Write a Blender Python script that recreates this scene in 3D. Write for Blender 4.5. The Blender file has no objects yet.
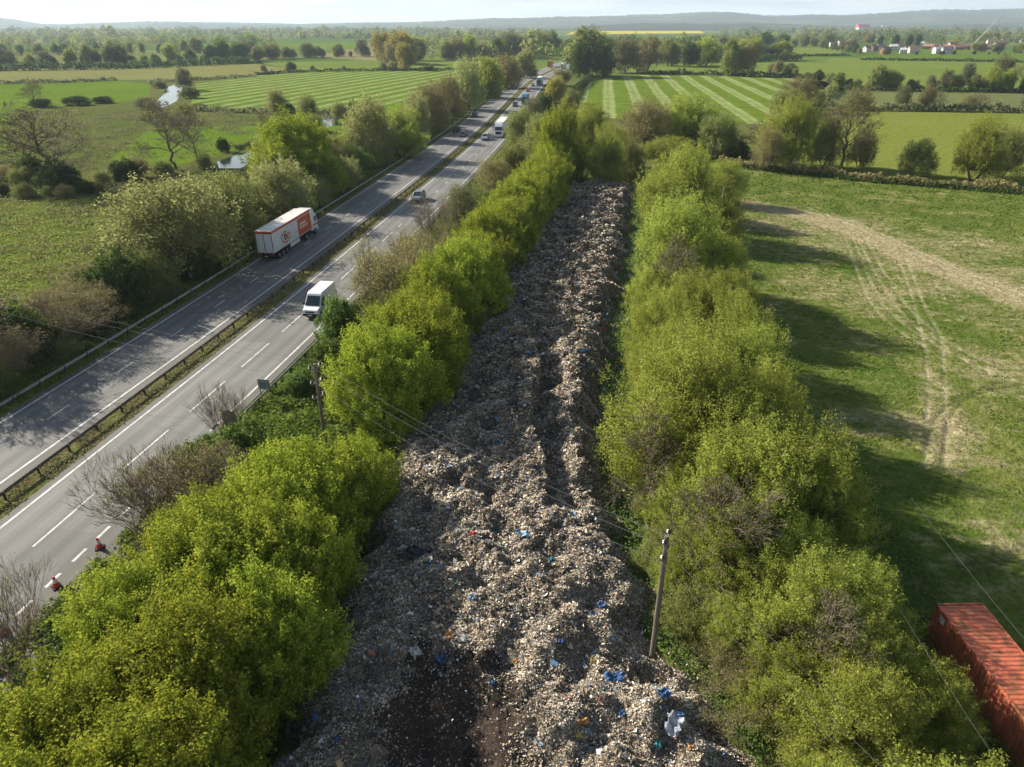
import bpy, math, random
import numpy as np
from mathutils import Vector, Matrix, Quaternion
R = math.radians
random.seed(7)
C = bpy.context.scene
COL = C.collection

# ------------------------------------------------------------------ camera geometry
FPX, H = 710.0, 30.0
TH = math.atan((383.5 - 24) / FPX)
S_, C_ = math.sin(TH), math.cos(TH)
def G(px, py, z=0.0):
    """ground point seen at a pixel"""
    u = (px - 512) / FPX; v = (383.5 - py) / FPX
    t = (H - z) / (S_ - v * C_)
    return (u * t, (C_ + v * S_) * t)
def top_at(px, py, Y):
    u = (px - 512) / FPX; v = (383.5 - py) / FPX
    t = Y / (C_ + v * S_)
    return (u * t, H - (S_ - v * C_) * t)
def depth(Y, z=0): return Y * C_ + (H - z) * S_

cam = bpy.data.cameras.new('camera'); cam.sensor_width = 36; cam.lens = FPX / 1024 * 36
cam.clip_start = 0.5; cam.clip_end = 60000
co = bpy.data.objects.new('camera', cam); COL.objects.link(co)
co.location = (0, 0, H); co.rotation_euler = (math.pi / 2 - TH, 0, 0)
C.camera = co

# ------------------------------------------------------------------ light
EL = R(28.5); SD = Vector((0.85, -0.53, 0)).normalized()
d = Vector((SD.x * math.cos(EL), SD.y * math.cos(EL), -math.sin(EL)))
sl = bpy.data.lights.new('sun', 'SUN'); sl.energy = 5.0; sl.angle = R(0.6); sl.color = (1.0, 0.93, 0.81)
so = bpy.data.objects.new('sun', sl); COL.objects.link(so)
so.rotation_euler = d.to_track_quat('-Z', 'Y').to_euler(); so.location = (-80, 60, 120)

w = bpy.data.worlds.new('World'); C.world = w; w.use_nodes = True
nt = w.node_tree; nt.nodes.clear()
def N(nt, t, **k):
    n = nt.nodes.new(t)
    for a, b in k.items(): setattr(n, a, b)
    return n
out = N(nt, 'ShaderNodeOutputWorld'); bg = N(nt, 'ShaderNodeBackground'); bg.inputs[1].default_value = 0.068
sky = N(nt, 'ShaderNodeTexSky', sky_type='NISHITA', sun_disc=False)
sky.sun_elevation = EL; sky.sun_rotation = math.atan2(-SD.x, -SD.y); sky.air_density = 1.0; sky.dust_density = 0.7
tc = N(nt, 'ShaderNodeTexCoord'); mp = N(nt, 'ShaderNodeMapping'); mp.inputs['Scale'].default_value = (1.6, 1.6, 9)
nz = N(nt, 'ShaderNodeTexNoise'); nz.inputs['Scale'].default_value = 2.6; nz.inputs['Detail'].default_value = 7; nz.inputs['Roughness'].default_value = .62
rp = N(nt, 'ShaderNodeValToRGB'); rp.color_ramp.elements[0].position = .36; rp.color_ramp.elements[1].position = .62
rp.color_ramp.elements[0].color = (.78, .78, .78, 1); rp.color_ramp.elements[1].color = (1, 1, 1, 1)
mx = N(nt, 'ShaderNodeMix', data_type='RGBA'); mx.inputs[7].default_value = (5.3, 5.7, 5.9, 1)
L = nt.links.new
L(tc.outputs['Generated'], mp.inputs[0]); L(mp.outputs[0], nz.inputs[0]); L(nz.outputs[0], rp.inputs[0])
sz_ = N(nt, 'ShaderNodeSeparateXYZ'); L(tc.outputs['Generated'], sz_.inputs[0])
fz = N(nt, 'ShaderNodeMapRange'); fz.inputs[1].default_value = .10; fz.inputs[2].default_value = .45; fz.inputs[3].default_value = 1.0; fz.inputs[4].default_value = .12; L(sz_.outputs[2], fz.inputs[0])
mu = N(nt, 'ShaderNodeMath', operation='MULTIPLY'); L(rp.outputs[0], mu.inputs[0]); L(fz.outputs[0], mu.inputs[1])
L(mu.outputs[0], mx.inputs[0]); L(sky.outputs[0], mx.inputs[6])
n2 = N(nt, 'ShaderNodeTexNoise'); n2.inputs['Scale'].default_value = 7; n2.inputs['Detail'].default_value = 6; m2 = N(nt, 'ShaderNodeMapping'); m2.inputs['Scale'].default_value = (1, 1, 14); m2.inputs['Location'].default_value = (3, 1, 0)
L(tc.outputs['Generated'], m2.inputs[0]); L(m2.outputs[0], n2.inputs[0]); r2 = N(nt, 'ShaderNodeValToRGB'); r2.color_ramp.elements[0].position = .4; r2.color_ramp.elements[1].position = .62
r2.color_ramp.elements[0].color = (4.0, 4.6, 5.0, 1); r2.color_ramp.elements[1].color = (6.1, 6.3, 6.2, 1); L(n2.outputs[0], r2.inputs[0]); L(r2.outputs[0], mx.inputs[7])
L(mx.outputs[2], bg.inputs[0]); L(bg.outputs[0], out.inputs[0])
C.view_settings.view_transform = 'Standard'; C.view_settings.look = 'None'; C.view_settings.gamma = 1
C.view_settings.exposure = 1.15
C.cycles.max_bounces = 5; C.cycles.diffuse_bounces = 2; C.cycles.transmission_bounces = 4; C.cycles.volume_bounces = 0
C.cycles.transparent_max_bounces = 4; C.cycles.glossy_bounces = 2
C.cycles.use_denoising = True; C.cycles.denoiser = 'OPENIMAGEDENOISE'; C.cycles.denoising_input_passes = 'RGB_ALBEDO_NORMAL'; C.cycles.denoising_prefilter = 'ACCURATE'

# ------------------------------------------------------------------ materials
MATS = {}
def newmat(name):
    m = bpy.data.materials.new(name); m.use_nodes = True; m.node_tree.nodes.clear()
    o = N(m.node_tree, 'ShaderNodeOutputMaterial'); MATS[name] = m
    return m, m.node_tree, o
def principled(nt, o, col=None, rough=.7, metal=0, spec=.3):
    p = N(nt, 'ShaderNodeBsdfPrincipled'); p.inputs['Roughness'].default_value = rough
    p.inputs['Metallic'].default_value = metal; p.inputs['Specular IOR Level'].default_value = spec
    if col is not None: p.inputs['Base Color'].default_value = (*col, 1)
    nt.links.new(p.outputs[0], o.inputs[0]); return p
def noise(nt, vec, scale, detail=4, rough=.55):
    n = N(nt, 'ShaderNodeTexNoise'); n.inputs['Scale'].default_value = scale; n.inputs['Detail'].default_value = detail
    n.inputs['Roughness'].default_value = rough
    if vec is not None: nt.links.new(vec, n.inputs['Vector'])
    return n.outputs[0]
def ramp(nt, fac, stops, interp='LINEAR'):
    r = N(nt, 'ShaderNodeValToRGB'); e = r.color_ramp; e.interpolation = interp
    while len(e.elements) < len(stops): e.elements.new(.5)
    for el, (p, c) in zip(e.elements, stops): el.position = p; el.color = (*c, 1) if len(c) == 3 else c
    nt.links.new(fac, r.inputs[0]); return r.outputs[0]
def mix(nt, fac, a, b, mode='MIX'):
    m = N(nt, 'ShaderNodeMix', data_type='RGBA', blend_type=mode)
    for sock, x in ((m.inputs[0], fac), (m.inputs[6], a), (m.inputs[7], b)):
        if hasattr(x, 'is_output'): nt.links.new(x, sock)
        elif isinstance(x, (int, float)): sock.default_value = x
        else: sock.default_value = (*x, 1)
    return m.outputs[2]
def mth(nt, op, a, b=None, c=None):
    m = N(nt, 'ShaderNodeMath', operation=op)
    for sock, x in zip(m.inputs, (a, b, c)):
        if x is None: continue
        if hasattr(x, 'is_output'): nt.links.new(x, sock)
        else: sock.default_value = x
    return m.outputs[0]
def bump(nt, p, h, strength=.5, dist=.1):
    b = N(nt, 'ShaderNodeBump'); b.inputs['Strength'].default_value = strength; b.inputs['Distance'].default_value = dist
    nt.links.new(h, b.inputs['Height']); nt.links.new(b.outputs[0], p.inputs['Normal'])
def pos(nt): return N(nt, 'ShaderNodeNewGeometry').outputs['Position']
def g3(c): return (1, 1, 1) if c > .99 else (c, c, c)

def plain(name, col, rough=.55, metal=0, spec=.4, dirt=.25, scale=3.0):
    m, t, o = newmat(name)
    oc = N(t, 'ShaderNodeTexCoord').outputs['Object']
    n = noise(t, oc, scale, 5, .65)
    f = ramp(t, n, [(.3, (1 - dirt,) * 3), (.65, (1, 1, 1))])
    c = mix(t, 1.0, col, f, 'MULTIPLY')
    p = principled(t, o, None, rough, metal, spec); t.links.new(c, p.inputs['Base Color'])
    return m

def grass(name, a, b, c, s=.05, fine=1.2, stripes=None, bstr=.5, detailcol=.35):
    """a/b patches at scale s, c for tufts"""
    m, t, o = newmat(name); P = pos(t)
    n1 = noise(t, P, s, 5, .6); n2 = noise(t, P, s * 6.3, 4, .6); n3 = noise(t, P, fine, 3, .7)
    k = ramp(t, n1, [(.38, (0, 0, 0)), (.62, (1, 1, 1))])
    col = mix(t, k, a, b)
    k2 = ramp(t, n2, [(.45, (0, 0, 0)), (.72, (.75,) * 3)])
    col = mix(t, k2, col, c)
    if stripes:
        ang, per, ca, cb, rag = stripes
        sp = N(t, 'ShaderNodeSeparateXYZ'); t.links.new(P, sp.inputs[0])
        d_ = mth(t, 'ADD', mth(t, 'MULTIPLY', sp.outputs[0], math.cos(ang)), mth(t, 'MULTIPLY', sp.outputs[1], -math.sin(ang)))
        d_ = mth(t, 'ADD', d_, mth(t, 'MULTIPLY', mth(t, 'SUBTRACT', noise(t, P, .03, 2), .5), 2.4))
        d_ = mth(t, 'ADD', d_, mth(t, 'MULTIPLY', mth(t, 'SUBTRACT', n3, .5), 1.6 * rag))
        fr = mth(t, 'FRACT', mth(t, 'DIVIDE', d_, per))
        kk = ramp(t, fr, [(0, (0, 0, 0)), (.08, (1, 1, 1)), (.18, (.75,) * 3), (.24, (.45,) * 3), (.30, (.9,) * 3), (.42, (1, 1, 1)), (.5, (0, 0, 0))])
        sc = mix(t, kk, ca, cb)
        var = ramp(t, n2, [(.3, (.72,) * 3), (.7, (1.12,) * 3)])
        col = mix(t, 1.0, sc, var, 'MULTIPLY')
    v = ramp(t, n3, [(.3, (1 - detailcol,) * 3), (.7, (1 + detailcol * .6,) * 3)])
    col = mix(t, 1.0, col, v, 'MULTIPLY')
    p = principled(t, o, None, 1, 0, 0); t.links.new(col, p.inputs['Base Color'])
    bump(t, p, n3, bstr, .3)
    return m

def leafmat(name, a, b, c=None, trans=.42):
    m, t, o = newmat(name)
    at = N(t, 'ShaderNodeAttribute', attribute_name='v').outputs['Fac']
    stops = [(0, a), (1, b)] if c is None else [(0, a), (.6, b), (1, c)]
    col = ramp(t, at, stops)
    oi = N(t, 'ShaderNodeObjectInfo').outputs['Random']
    hs = N(t, 'ShaderNodeHueSaturation'); hs.inputs['Saturation'].default_value = .93
    t.links.new(col, hs.inputs['Color'])
    t.links.new(mth(t, 'ADD', mth(t, 'MULTIPLY', oi, .022), .495), hs.inputs['Hue'])
    t.links.new(mth(t, 'ADD', mth(t, 'MULTIPLY', oi, .34), .83), hs.inputs['Value'])
    col = hs.outputs[0]
    di = N(t, 'ShaderNodeBsdfDiffuse'); tr = N(t, 'ShaderNodeBsdfTranslucent')
    m1 = N(t, 'ShaderNodeMixShader'); m1.inputs[0].default_value = trans
    t.links.new(col, di.inputs[0]); t.links.new(col, tr.inputs[0])
    t.links.new(di.outputs[0], m1.inputs[1]); t.links.new(tr.outputs[0], m1.inputs[2])
    t.links.new(m1.outputs[0], o.inputs[0])
    return m

# foliage
leafmat('leaf_lime', (.135, .178, .010), (.31, .35, .016), (.45, .455, .035), .38)
leafmat('leaf_willow', (.20, .228, .028), (.325, .358, .042), (.42, .445, .075), .5)
leafmat('leaf_green', (.09, .14, .025), (.18, .245, .042), None, .5)
leafmat('leaf_dark', (.045, .075, .018), (.10, .14, .03), None, .4)
leafmat('leaf_olive', (.165, .185, .045), (.30, .305, .08), None, .5)
leafmat('leaf_pale', (.24, .255, .075), (.41, .41, .14), None, .5)
leafmat('leaf_brown', (.185, .155, .06), (.32, .275, .105), None, .42)
leafmat('leaf_gold', (.25, .215, .04), (.42, .355, .07), None, .5)
leafmat('leaf_grey', (.13, .14, .06), (.24, .235, .105), None, .45)
leafmat('leaf_ground', (.07, .115, .012), (.15, .20, .022), (.22, .24, .04), .42)
leafmat('leaf_straw', (.18, .155, .065), (.32, .28, .14), None, .35)
plain('bark', (.15, .122, .09), .9, 0, .1, .5, 2.5)
plain('bark_pale', (.20, .175, .14), .9, 0, .1, .45, 2.5)
plain('twig', (.20, .155, .11), .9, 0, .1, .3, 2)

# ------------------------------------------------------------------ mesh helpers
def tag(o, label=None, cat=None, group=None, kind=None):
    if label: o['label'] = label
    if cat: o['category'] = cat
    if group: o['group'] = group
    if kind: o['kind'] = kind
    return o
def empty(name, loc=(0, 0, 0), rz=0):
    o = bpy.data.objects.new(name, None); COL.objects.link(o); o.location = loc; o.rotation_euler = (0, 0, rz)
    o.empty_display_size = .3
    return o
class MB:
    def __init__(s): s.v = []; s.f = []; s.m = []
    def add(s, vs, fs, mat=0):
        k = len(s.v); s.v += [tuple(x) for x in vs]; s.f += [[i + k for i in f] for f in fs]; s.m += [mat] * len(fs); return s
    def box(s, c, size, rz=0, mat=0, taper=(1, 1), off=(0, 0), rx=0):
        sx, sy, sz = [q / 2 for q in size]; vs = []
        for z, tx, ty, ox, oy in ((-sz, 1, 1, 0, 0), (sz, taper[0], taper[1], off[0], off[1])):
            for x, y in ((-sx, -sy), (sx, -sy), (sx, sy), (-sx, sy)): vs.append(Vector((x * tx + ox, y * ty + oy, z)))
        M = Matrix.Rotation(rz, 3, 'Z') @ Matrix.Rotation(rx, 3, 'X')
        vs = [M @ v + Vector(c) for v in vs]
        return s.add(vs, [(3, 2, 1, 0), (4, 5, 6, 7), (0, 1, 5, 4), (1, 2, 6, 5), (2, 3, 7, 6), (3, 0, 4, 7)], mat)
    def tube(s, pts, rad, n=6, mat=0, cap=True):
        pts = [Vector(p) for p in pts]
        if not isinstance(rad, (list, tuple)): rad = [rad] * len(pts)
        k = len(s.v); vs = []; fs = []
        for i, p in enumerate(pts):
            t = (pts[min(i + 1, len(pts) - 1)] - pts[max(i - 1, 0)]).normalized()
            a = t.cross(Vector((0, 0, 1)) if abs(t.z) < .95 else Vector((1, 0, 0))).normalized(); b = t.cross(a)
            for j in range(n):
                q = 2 * math.pi * j / n; vs.append(p + (a * math.cos(q) + b * math.sin(q)) * rad[i])
        for i in range(len(pts) - 1):
            for j in range(n):
                j2 = (j + 1) % n; fs.append((i * n + j, i * n + j2, (i + 1) * n + j2, (i + 1) * n + j))
        if cap: fs.append(tuple(range(n - 1, -1, -1))); fs.append(tuple((len(pts) - 1) * n + j for j in range(n)))
        return s.add(vs, fs, mat)
    def cyl(s, c, r, w, axis='X', n=16, mat=0, r2=None):
        c = Vector(c); a = {'X': Vector((1, 0, 0)), 'Y': Vector((0, 1, 0)), 'Z': Vector((0, 0, 1))}[axis]
        return s.tube([c - a * w / 2, c + a * w / 2], [r, r if r2 is None else r2], n, mat)
    def prism(s, prof, x0, x1, mat=0, inset=None):
        """profile of (y,z) extruded along x; inset: per-point x inset"""
        n = len(prof); ins = inset or [0] * n
        vs = [(x0 + ins[i], y, z) for i, (y, z) in enumerate(prof)] + [(x1 - ins[i], y, z) for i, (y, z) in enumerate(prof)]
        fs = [tuple(range(n)), tuple(range(2 * n - 1, n - 1, -1))] + [(i, n + i, n + (i + 1) % n, (i + 1) % n) for i in range(n)]
        return s.add(vs, fs, mat)
    def build(s, name, mats, parent=None, bevel=0, smooth=False):
        me = bpy.data.meshes.new(name); me.from_pydata(s.v, [], s.f); me.update()
        for mm in (mats if isinstance(mats, (list, tuple)) else [mats]): me.materials.append(MATS[mm])
        me.polygons.foreach_set('material_index', s.m)
        if smooth: me.polygons.foreach_set('use_smooth', [True] * len(s.f))
        o = bpy.data.objects.new(name, me); COL.objects.link(o)
        if parent: o.parent = parent
        if bevel:
            b = o.modifiers.new('bevel', 'BEVEL'); b.width = bevel; b.segments = 2; b.limit_method = 'ANGLE'; b.angle_limit = R(40)
        return o
def np_mesh(name, V, F, mats, attr=None, midx=None, parent=None, smooth=False):
    me = bpy.data.meshes.new(name); V = np.asarray(V, np.float32); F = np.asarray(F, np.int32); nf, k = F.shape
    me.vertices.add(len(V)); me.vertices.foreach_set('co', V.ravel())
    me.loops.add(nf * k); me.loops.foreach_set('vertex_index', F.ravel())
    me.polygons.add(nf); me.polygons.foreach_set('loop_start', np.arange(nf, dtype=np.int32) * k)
    me.update(calc_edges=True)
    for mm in (mats if isinstance(mats, (list, tuple)) else [mats]): me.materials.append(MATS[mm])
    if midx is not None: me.polygons.foreach_set('material_index', np.asarray(midx, np.int32))
    for nm, (dom, arr) in (attr or {}).items():
        a = me.attributes.new(nm, 'FLOAT', dom); a.data.foreach_set('value', np.asarray(arr, np.float32))
    if smooth: me.polygons.foreach_set('use_smooth', np.ones(nf, bool))
    me.validate(); o = bpy.data.objects.new(name, me); COL.objects.link(o)
    if parent: o.parent = parent
    return o
def quads(P, Nn, size, rng, asp=1.5, fold=0):
    """diamond leaves at P with normals Nn"""
    n = len(P); Nn = Nn / (np.linalg.norm(Nn, axis=1, keepdims=True) + 1e-9)
    r = rng.normal(size=(n, 3)); a = np.cross(Nn, r); a /= np.linalg.norm(a, axis=1, keepdims=True) + 1e-9; b = np.cross(Nn, a)
    s = (np.broadcast_to(size, (n,)) * rng.uniform(.6, 1.35, n))[:, None] * .5
    V = np.stack([P - a * s * asp, P + b * s + Nn * s * .3, P + a * s * asp, P - b * s + Nn * s * .3], 1).reshape(-1, 3)
    return V, np.arange(4 * n).reshape(n, 4)
def fbm(x, y, seed=0, octs=4, base=1.0):
    rng = np.random.default_rng(seed); o = np.zeros_like(x); amp = 1; f = base
    for k in range(octs):
        for j in range(4):
            q = rng.uniform(0, 2 * math.pi); ph = rng.uniform(0, 6.28); ff = f * rng.uniform(.7, 1.3)
            o += amp * .35 * np.sin((x * math.cos(q) + y * math.sin(q)) * ff * 6.28 + ph + 1.3 * np.sin((x * math.sin(q) - y * math.cos(q)) * ff * 3.1 + ph * 2))
        amp *= .55; f *= 2.03
    return o
ORD = 'first second third fourth fifth sixth seventh eighth ninth tenth eleventh twelfth thirteenth fourteenth fifteenth sixteenth seventeenth eighteenth nineteenth twentieth'.split()
TENS = {2: 'twenty', 3: 'thirty', 4: 'forty', 5: 'fifty', 6: 'sixty', 7: 'seventy', 8: 'eighty', 9: 'ninety'}
def nth(i):
    i += 1
    if i <= 20: return ORD[i - 1]
    if i == 100: return 'hundredth'
    if i > 100: return 'hundred and ' + nth(i - 101)
    t, u = divmod(i, 10)
    return TENS[t][:-1] + 'ieth' if u == 0 else TENS[t] + '-' + ORD[u - 1]

# ------------------------------------------------------------------ road centreline
RC = [(8, -40.9), (20, -38.8), (40, -35.7), (59, -32.6), (76, -29.9), (108, -25.5), (134, -22.0), (159, -18.6), (184, -15.4), (210, -12.2), (240, -8.8), (280, -5.3), (320, -1.6), (360, 2.2), (410, 6.8), (454, 11.6), (523, 22.2), (610, 37.5), (700, 54.5), (800, 76), (1000, 126)]
ry = np.array([a for a, b in RC]); rx = np.array([b for a, b in RC])
yy = np.arange(8, 1000, 2.0); xx = np.interp(yy, ry, rx)
ker = np.hanning(23); ker /= ker.sum()
pad = np.concatenate([xx[0] - (np.arange(11, 0, -1)) * (xx[1] - xx[0]), xx, xx[-1] + np.arange(1, 12) * (xx[-1] - xx[-2])])
xx = np.convolve(pad, ker, 'valid')
tx = np.gradient(xx, yy); tl = np.hypot(tx, 1); NX, NY = 1 / tl, -tx / tl           # right-hand normal
SL = np.concatenate([[0], np.cumsum(np.hypot(np.diff(xx), np.diff(yy)))])
def RP(y, off):
    x = np.interp(y, yy, xx); nx = np.interp(y, yy, NX); ny = np.interp(y, yy, NY)
    return float(x + nx * off), float(y + ny * off)
def RA(y):
    return float(np.interp(y, yy, tx))
def RS(s, off):
    return RP(float(np.interp(s, SL, yy)), off)

# ------------------------------------------------------------------ ground, fields
def mat_ground():
    m, t, o = newmat('ground'); P = pos(t)
    vo = N(t, 'ShaderNodeTexVoronoi'); vo.inputs['Scale'].default_value = .0042; vo.inputs['Randomness'].default_value = .9
    mpn = N(t, 'ShaderNodeMapping'); mpn.inputs['Scale'].default_value = (.75, .42, 1); t.links.new(P, mpn.inputs[0]); t.links.new(mpn.outputs[0], vo.inputs['Vector'])
    sp = N(t, 'ShaderNodeSeparateColor'); t.links.new(vo.outputs['Color'], sp.inputs[0])
    far = ramp(t, sp.outputs[0], [(0, (.07, .115, .022)), (.3, (.10, .145, .03)), (.5, (.13, .15, .05)), (.68, (.085, .12, .03)), (.82, (.20, .175, .085)), (.9, (.09, .14, .02))], 'CONSTANT')
    n1 = noise(t, P, .03, 5, .6); n2 = noise(t, P, .35, 4, .65); n3 = noise(t, P, 1.6, 3, .7)
    near = mix(t, ramp(t, n1, [(.4, (0, 0, 0)), (.62, (1, 1, 1))]), (.085, .105, .025), (.115, .115, .04))
    near = mix(t, ramp(t, n2, [(.5, (0, 0, 0)), (.7, (.8,) * 3)]), near, (.12, .10, .055))
    sy = N(t, 'ShaderNodeSeparateXYZ'); t.links.new(P, sy.inputs[0])
    k = N(t, 'ShaderNodeMapRange'); k.inputs[1].default_value = 420; k.inputs[2].default_value = 640; t.links.new(sy.outputs[1], k.inputs[0])
    col = mix(t, k.outputs[0], near, far)
    col = mix(t, 1.0, col, ramp(t, n3, [(.3, (.7,) * 3), (.7, (1.2,) * 3)]), 'MULTIPLY')
    p = principled(t, o, None, 1, 0, 0); t.links.new(col, p.inputs['Base Color']); bump(t, p, n3, .5, .25)
mat_ground()
def sheet(name, pts, mat, z):
    b = MB().add([(x, y, z) for x, y in pts], [tuple(range(len(pts)))])
    o = b.build(name, mat); tag(o, kind='structure'); return o
g = sheet('ground', [(-16000, -200), (16000, -200), (16000, 15000), (-16000, 15000)], 'ground', 0)
def pxpoly(l): return [G(*p) for p in l]
grass('grass_bright', (.085, .150, .012), (.105, .165, .016), (.13, .165, .03), .02)
grass('grass_meadow', (.135, .165, .026), (.155, .178, .034), (.17, .175, .05), .012, .7)
grass('grass_far', (.115, .165, .028), (.145, .185, .036), (.13, .145, .045), .01, .5)
grass('grass_tan', (.19, .18, .065), (.165, .17, .055), (.14, .145, .045), .02, .5)
grass('grass_marsh', (.092, .128, .020), (.118, .148, .026), (.10, .10, .035), .05, 1.2, None, .9, .5)
grass('grass_scrub', (.085, .115, .022), (.105, .115, .035), (.075, .072, .032), .03, .9, None, .9, .5)
grass('grass_verge', (0.088, 0.142, 0.019), (0.135, 0.176, 0.030), (0.176, 0.162, 0.068), .12, 2.0, None, .8, .5)
grass('grass_median', (.115, .105, .045), (.10, .12, .028), (.16, .115, .065), .25, 2.5, None, .8, .5)
grass('grass_striped_right', (.1, .15, .02), (.1, .15, .02), (.1, .15, .02), .02, .9, (math.atan(.118), 12.2, (.115, .165, .020), (.24, .285, .105), 1.3))
grass('grass_striped_left', (.1, .15, .02), (.1, .15, .02), (.1, .15, .02), .02, .9, (math.atan(.262), 10.4, (.105, .165, .016), (.235, .275, .11), .6))
grass('rapeseed', (.50, .40, .02), (.42, .36, .03), (.36, .33, .05), .008, .3)
grass('grass_dull', (0.115, 0.135, 0.047), (0.135, 0.155, 0.054), (0.121, 0.115, 0.061), .02, .5)
sheet('field', pxpoly([(-60, 86), (118, 81), (150, 84), (150, 97), (112, 104), (-60, 112)]), 'grass_bright', .03)
sheet('field', pxpoly([(-80, 112), (70, 108), (150, 110), (306, 122), (255, 150), (225, 163), (-80, 165)]), 'grass_scrub', .025)
sheet('field', pxpoly([(150, 128), (235, 126), (300, 127), (252, 146), (170, 168), (110, 160)]), 'grass_bright', .035)
sheet('field', pxpoly([(-80, 112), (12, 109), (6, 150), (-80, 160)]), 'grass_bright', .04)
sheet('field', pxpoly([(-60, 71), (256, 64), (310, 72), (200, 79), (120, 80), (-60, 84)]), 'grass_tan', .05)
sheet('field', pxpoly([(-60, 205), (60, 198), (160, 185), (190, 205), (100, 300), (-60, 330)]), 'grass_marsh', .03)
sheet('field', pxpoly([(196, 84), (262, 73), (470, 70.5), (452, 80), (372, 113), (300, 112), (220, 110), (190, 108)]), 'grass_striped_left', .05)
sheet('field', pxpoly([(262, 63), (490, 57), (500, 66), (465, 69.5), (300, 71.5)]), 'grass_far', .06)
sheet('field', pxpoly([(330, 114), (410, 100), (372, 128), (350, 146), (318, 140)]), 'grass_bright', .04)
sheet('field', pxpoly([(573, 112), (590, 80), (640, 74.5), (800, 78), (838, 84), (800, 112), (780, 125), (700, 122), (600, 118)]), 'grass_striped_right', .05)
sheet('field', pxpoly([(625, 72), (640, 62), (870, 63), (845, 73), (770, 75.5), (640, 73)]), 'grass_far', .06)
sheet('field', pxpoly([(812, 111.5), (1090, 113.5), (1090, 192), (900, 182), (800, 170), (800, 118)]), 'grass_meadow', .04)
sheet('field', pxpoly([(800, 92), (1090, 95), (1090, 108), (845, 107.5)]), 'grass_dull', .04)
sheet('field', pxpoly([(800, 88), (832, 57.5), (1090, 63), (1090, 92), (840, 91)]), 'grass_far', .05)
sheet('field', pxpoly([(765, 45), (838, 46), (842, 53), (800, 56), (765, 56)]), 'grass_far', .1)
sheet('field', pxpoly([(300, 43), (360, 42), (368, 49), (262, 50)]), 'grass_bright', .12)
sheet('field', pxpoly([(150, 42.5), (230, 42), (240, 46), (150, 47)]), 'grass_bright', .12)
sheet('field', pxpoly([(430, 35), (560, 33.5), (560, 37), (430, 38.5)]), 'grass_far', .3)
sheet('field', pxpoly([(575, 31.2), (700, 31.0), (705, 33.4), (566, 34.4)]), 'rapeseed', .5)
sheet('field', pxpoly([(615, 28.9), (760, 29), (762, 30.2), (615, 30.2)]), 'rapeseed', .8)

# water
m, t, o = newmat('water'); p = principled(t, o, (.03, .04, .035), .06, 0, .8); bump(t, p, noise(t, pos(t), .25, 2), .03, .05)
sheet('river', pxpoly([(163, 95), (166, 88), (176, 84), (184, 85), (182, 92), (177, 101), (166, 107), (156, 108), (158, 100)]), 'water', .06)
sheet('river', pxpoly([(217, 162), (233, 156), (254, 151), (260, 160), (240, 168.5), (219, 168.5)]), 'water', .06)
sheet('river', pxpoly([(318, 122), (325, 115), (338, 116), (338, 125), (322, 128)]), 'water', .06)

# ---- right hand field: fine grid with worn ground, tracks and clods
m, t, o = newmat('worn_field'); P = pos(t)
wa = N(t, 'ShaderNodeAttribute', attribute_name='worn').outputs['Fac']; ra = N(t, 'ShaderNodeAttribute', attribute_name='rut').outputs['Fac']
n1 = noise(t, P, .09, 5, .6); n2 = noise(t, P, .8, 5, .7); n3 = noise(t, P, 2.6, 4, .75)
mpn = N(t, 'ShaderNodeMapping'); mpn.inputs['Rotation'].default_value = (0, 0, R(38)); mpn.inputs['Scale'].default_value = (.25, 1.4, 1); t.links.new(P, mpn.inputs[0])
n4 = noise(t, mpn.outputs[0], .7, 5, .7)
gcol = mix(t, ramp(t, n1, [(.38, (0, 0, 0)), (.62, (1, 1, 1))]), (.075, .118, .018), (.142, .162, .036))
gcol = mix(t, ramp(t, n2, [(.42, (0, 0, 0)), (.68, (.8,) * 3)]), gcol, (.165, .175, .055))
wf = mth(t, 'ADD', mth(t, 'MULTIPLY', wa, 1.25), mth(t, 'MULTIPLY', mth(t, 'SUBTRACT', mth(t, 'ADD', mth(t, 'MULTIPLY', n2, .5), mth(t, 'MULTIPLY', n4, .5)), .5), 2.6))
wf = mth(t, 'ADD', wf, mth(t, 'MULTIPLY', mth(t, 'SUBTRACT', n1, .5), 1.7))
scol = mix(t, ramp(t, n3, [(.35, (0, 0, 0)), (.65, (1, 1, 1))]), (.26, .205, .115), (.43, .365, .22))
col = mix(t, ramp(t, wf, [(.40, (0, 0, 0)), (1.0, (.85,) * 3)]), gcol, scol)
col = mix(t, mth(t, 'MULTIPLY', ra, .85), col, (.46, .40, .26))
col = mix(t, mth(t, 'MULTIPLY', N(t, 'ShaderNodeAttribute', attribute_name='track').outputs['Fac'], .8), col, (.055, .055, .028))
col = mix(t, 1.0, col, ramp(t, n3, [(.3, (.55,) * 3), (.7, (1.25,) * 3)]), 'MULTIPLY')
p = principled(t, o, None, 1, 0, 0); t.links.new(col, p.inputs['Base Color']); bump(t, p, n3, .9, .25)
gx = np.arange(14, 116, .25); gy = np.arange(12, 182, .25)
X, Y = np.meshgrid(gx, gy)
def segdist(P0, P1):
    ax, ay = P0; bx, by = P1; dx, dy = bx - ax, by - ay; L2 = dx * dx + dy * dy
    q = np.clip(((X - ax) * dx + (Y - ay) * dy) / L2, 0, 1)
    return np.hypot(X - ax - q * dx, Y - ay - q * dy)
def polydist(pts):
    dd = None
    for a, b in zip(pts[:-1], pts[1:]):
        q = segdist(a, b); dd = q if dd is None else np.minimum(dd, q)
    return dd
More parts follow.
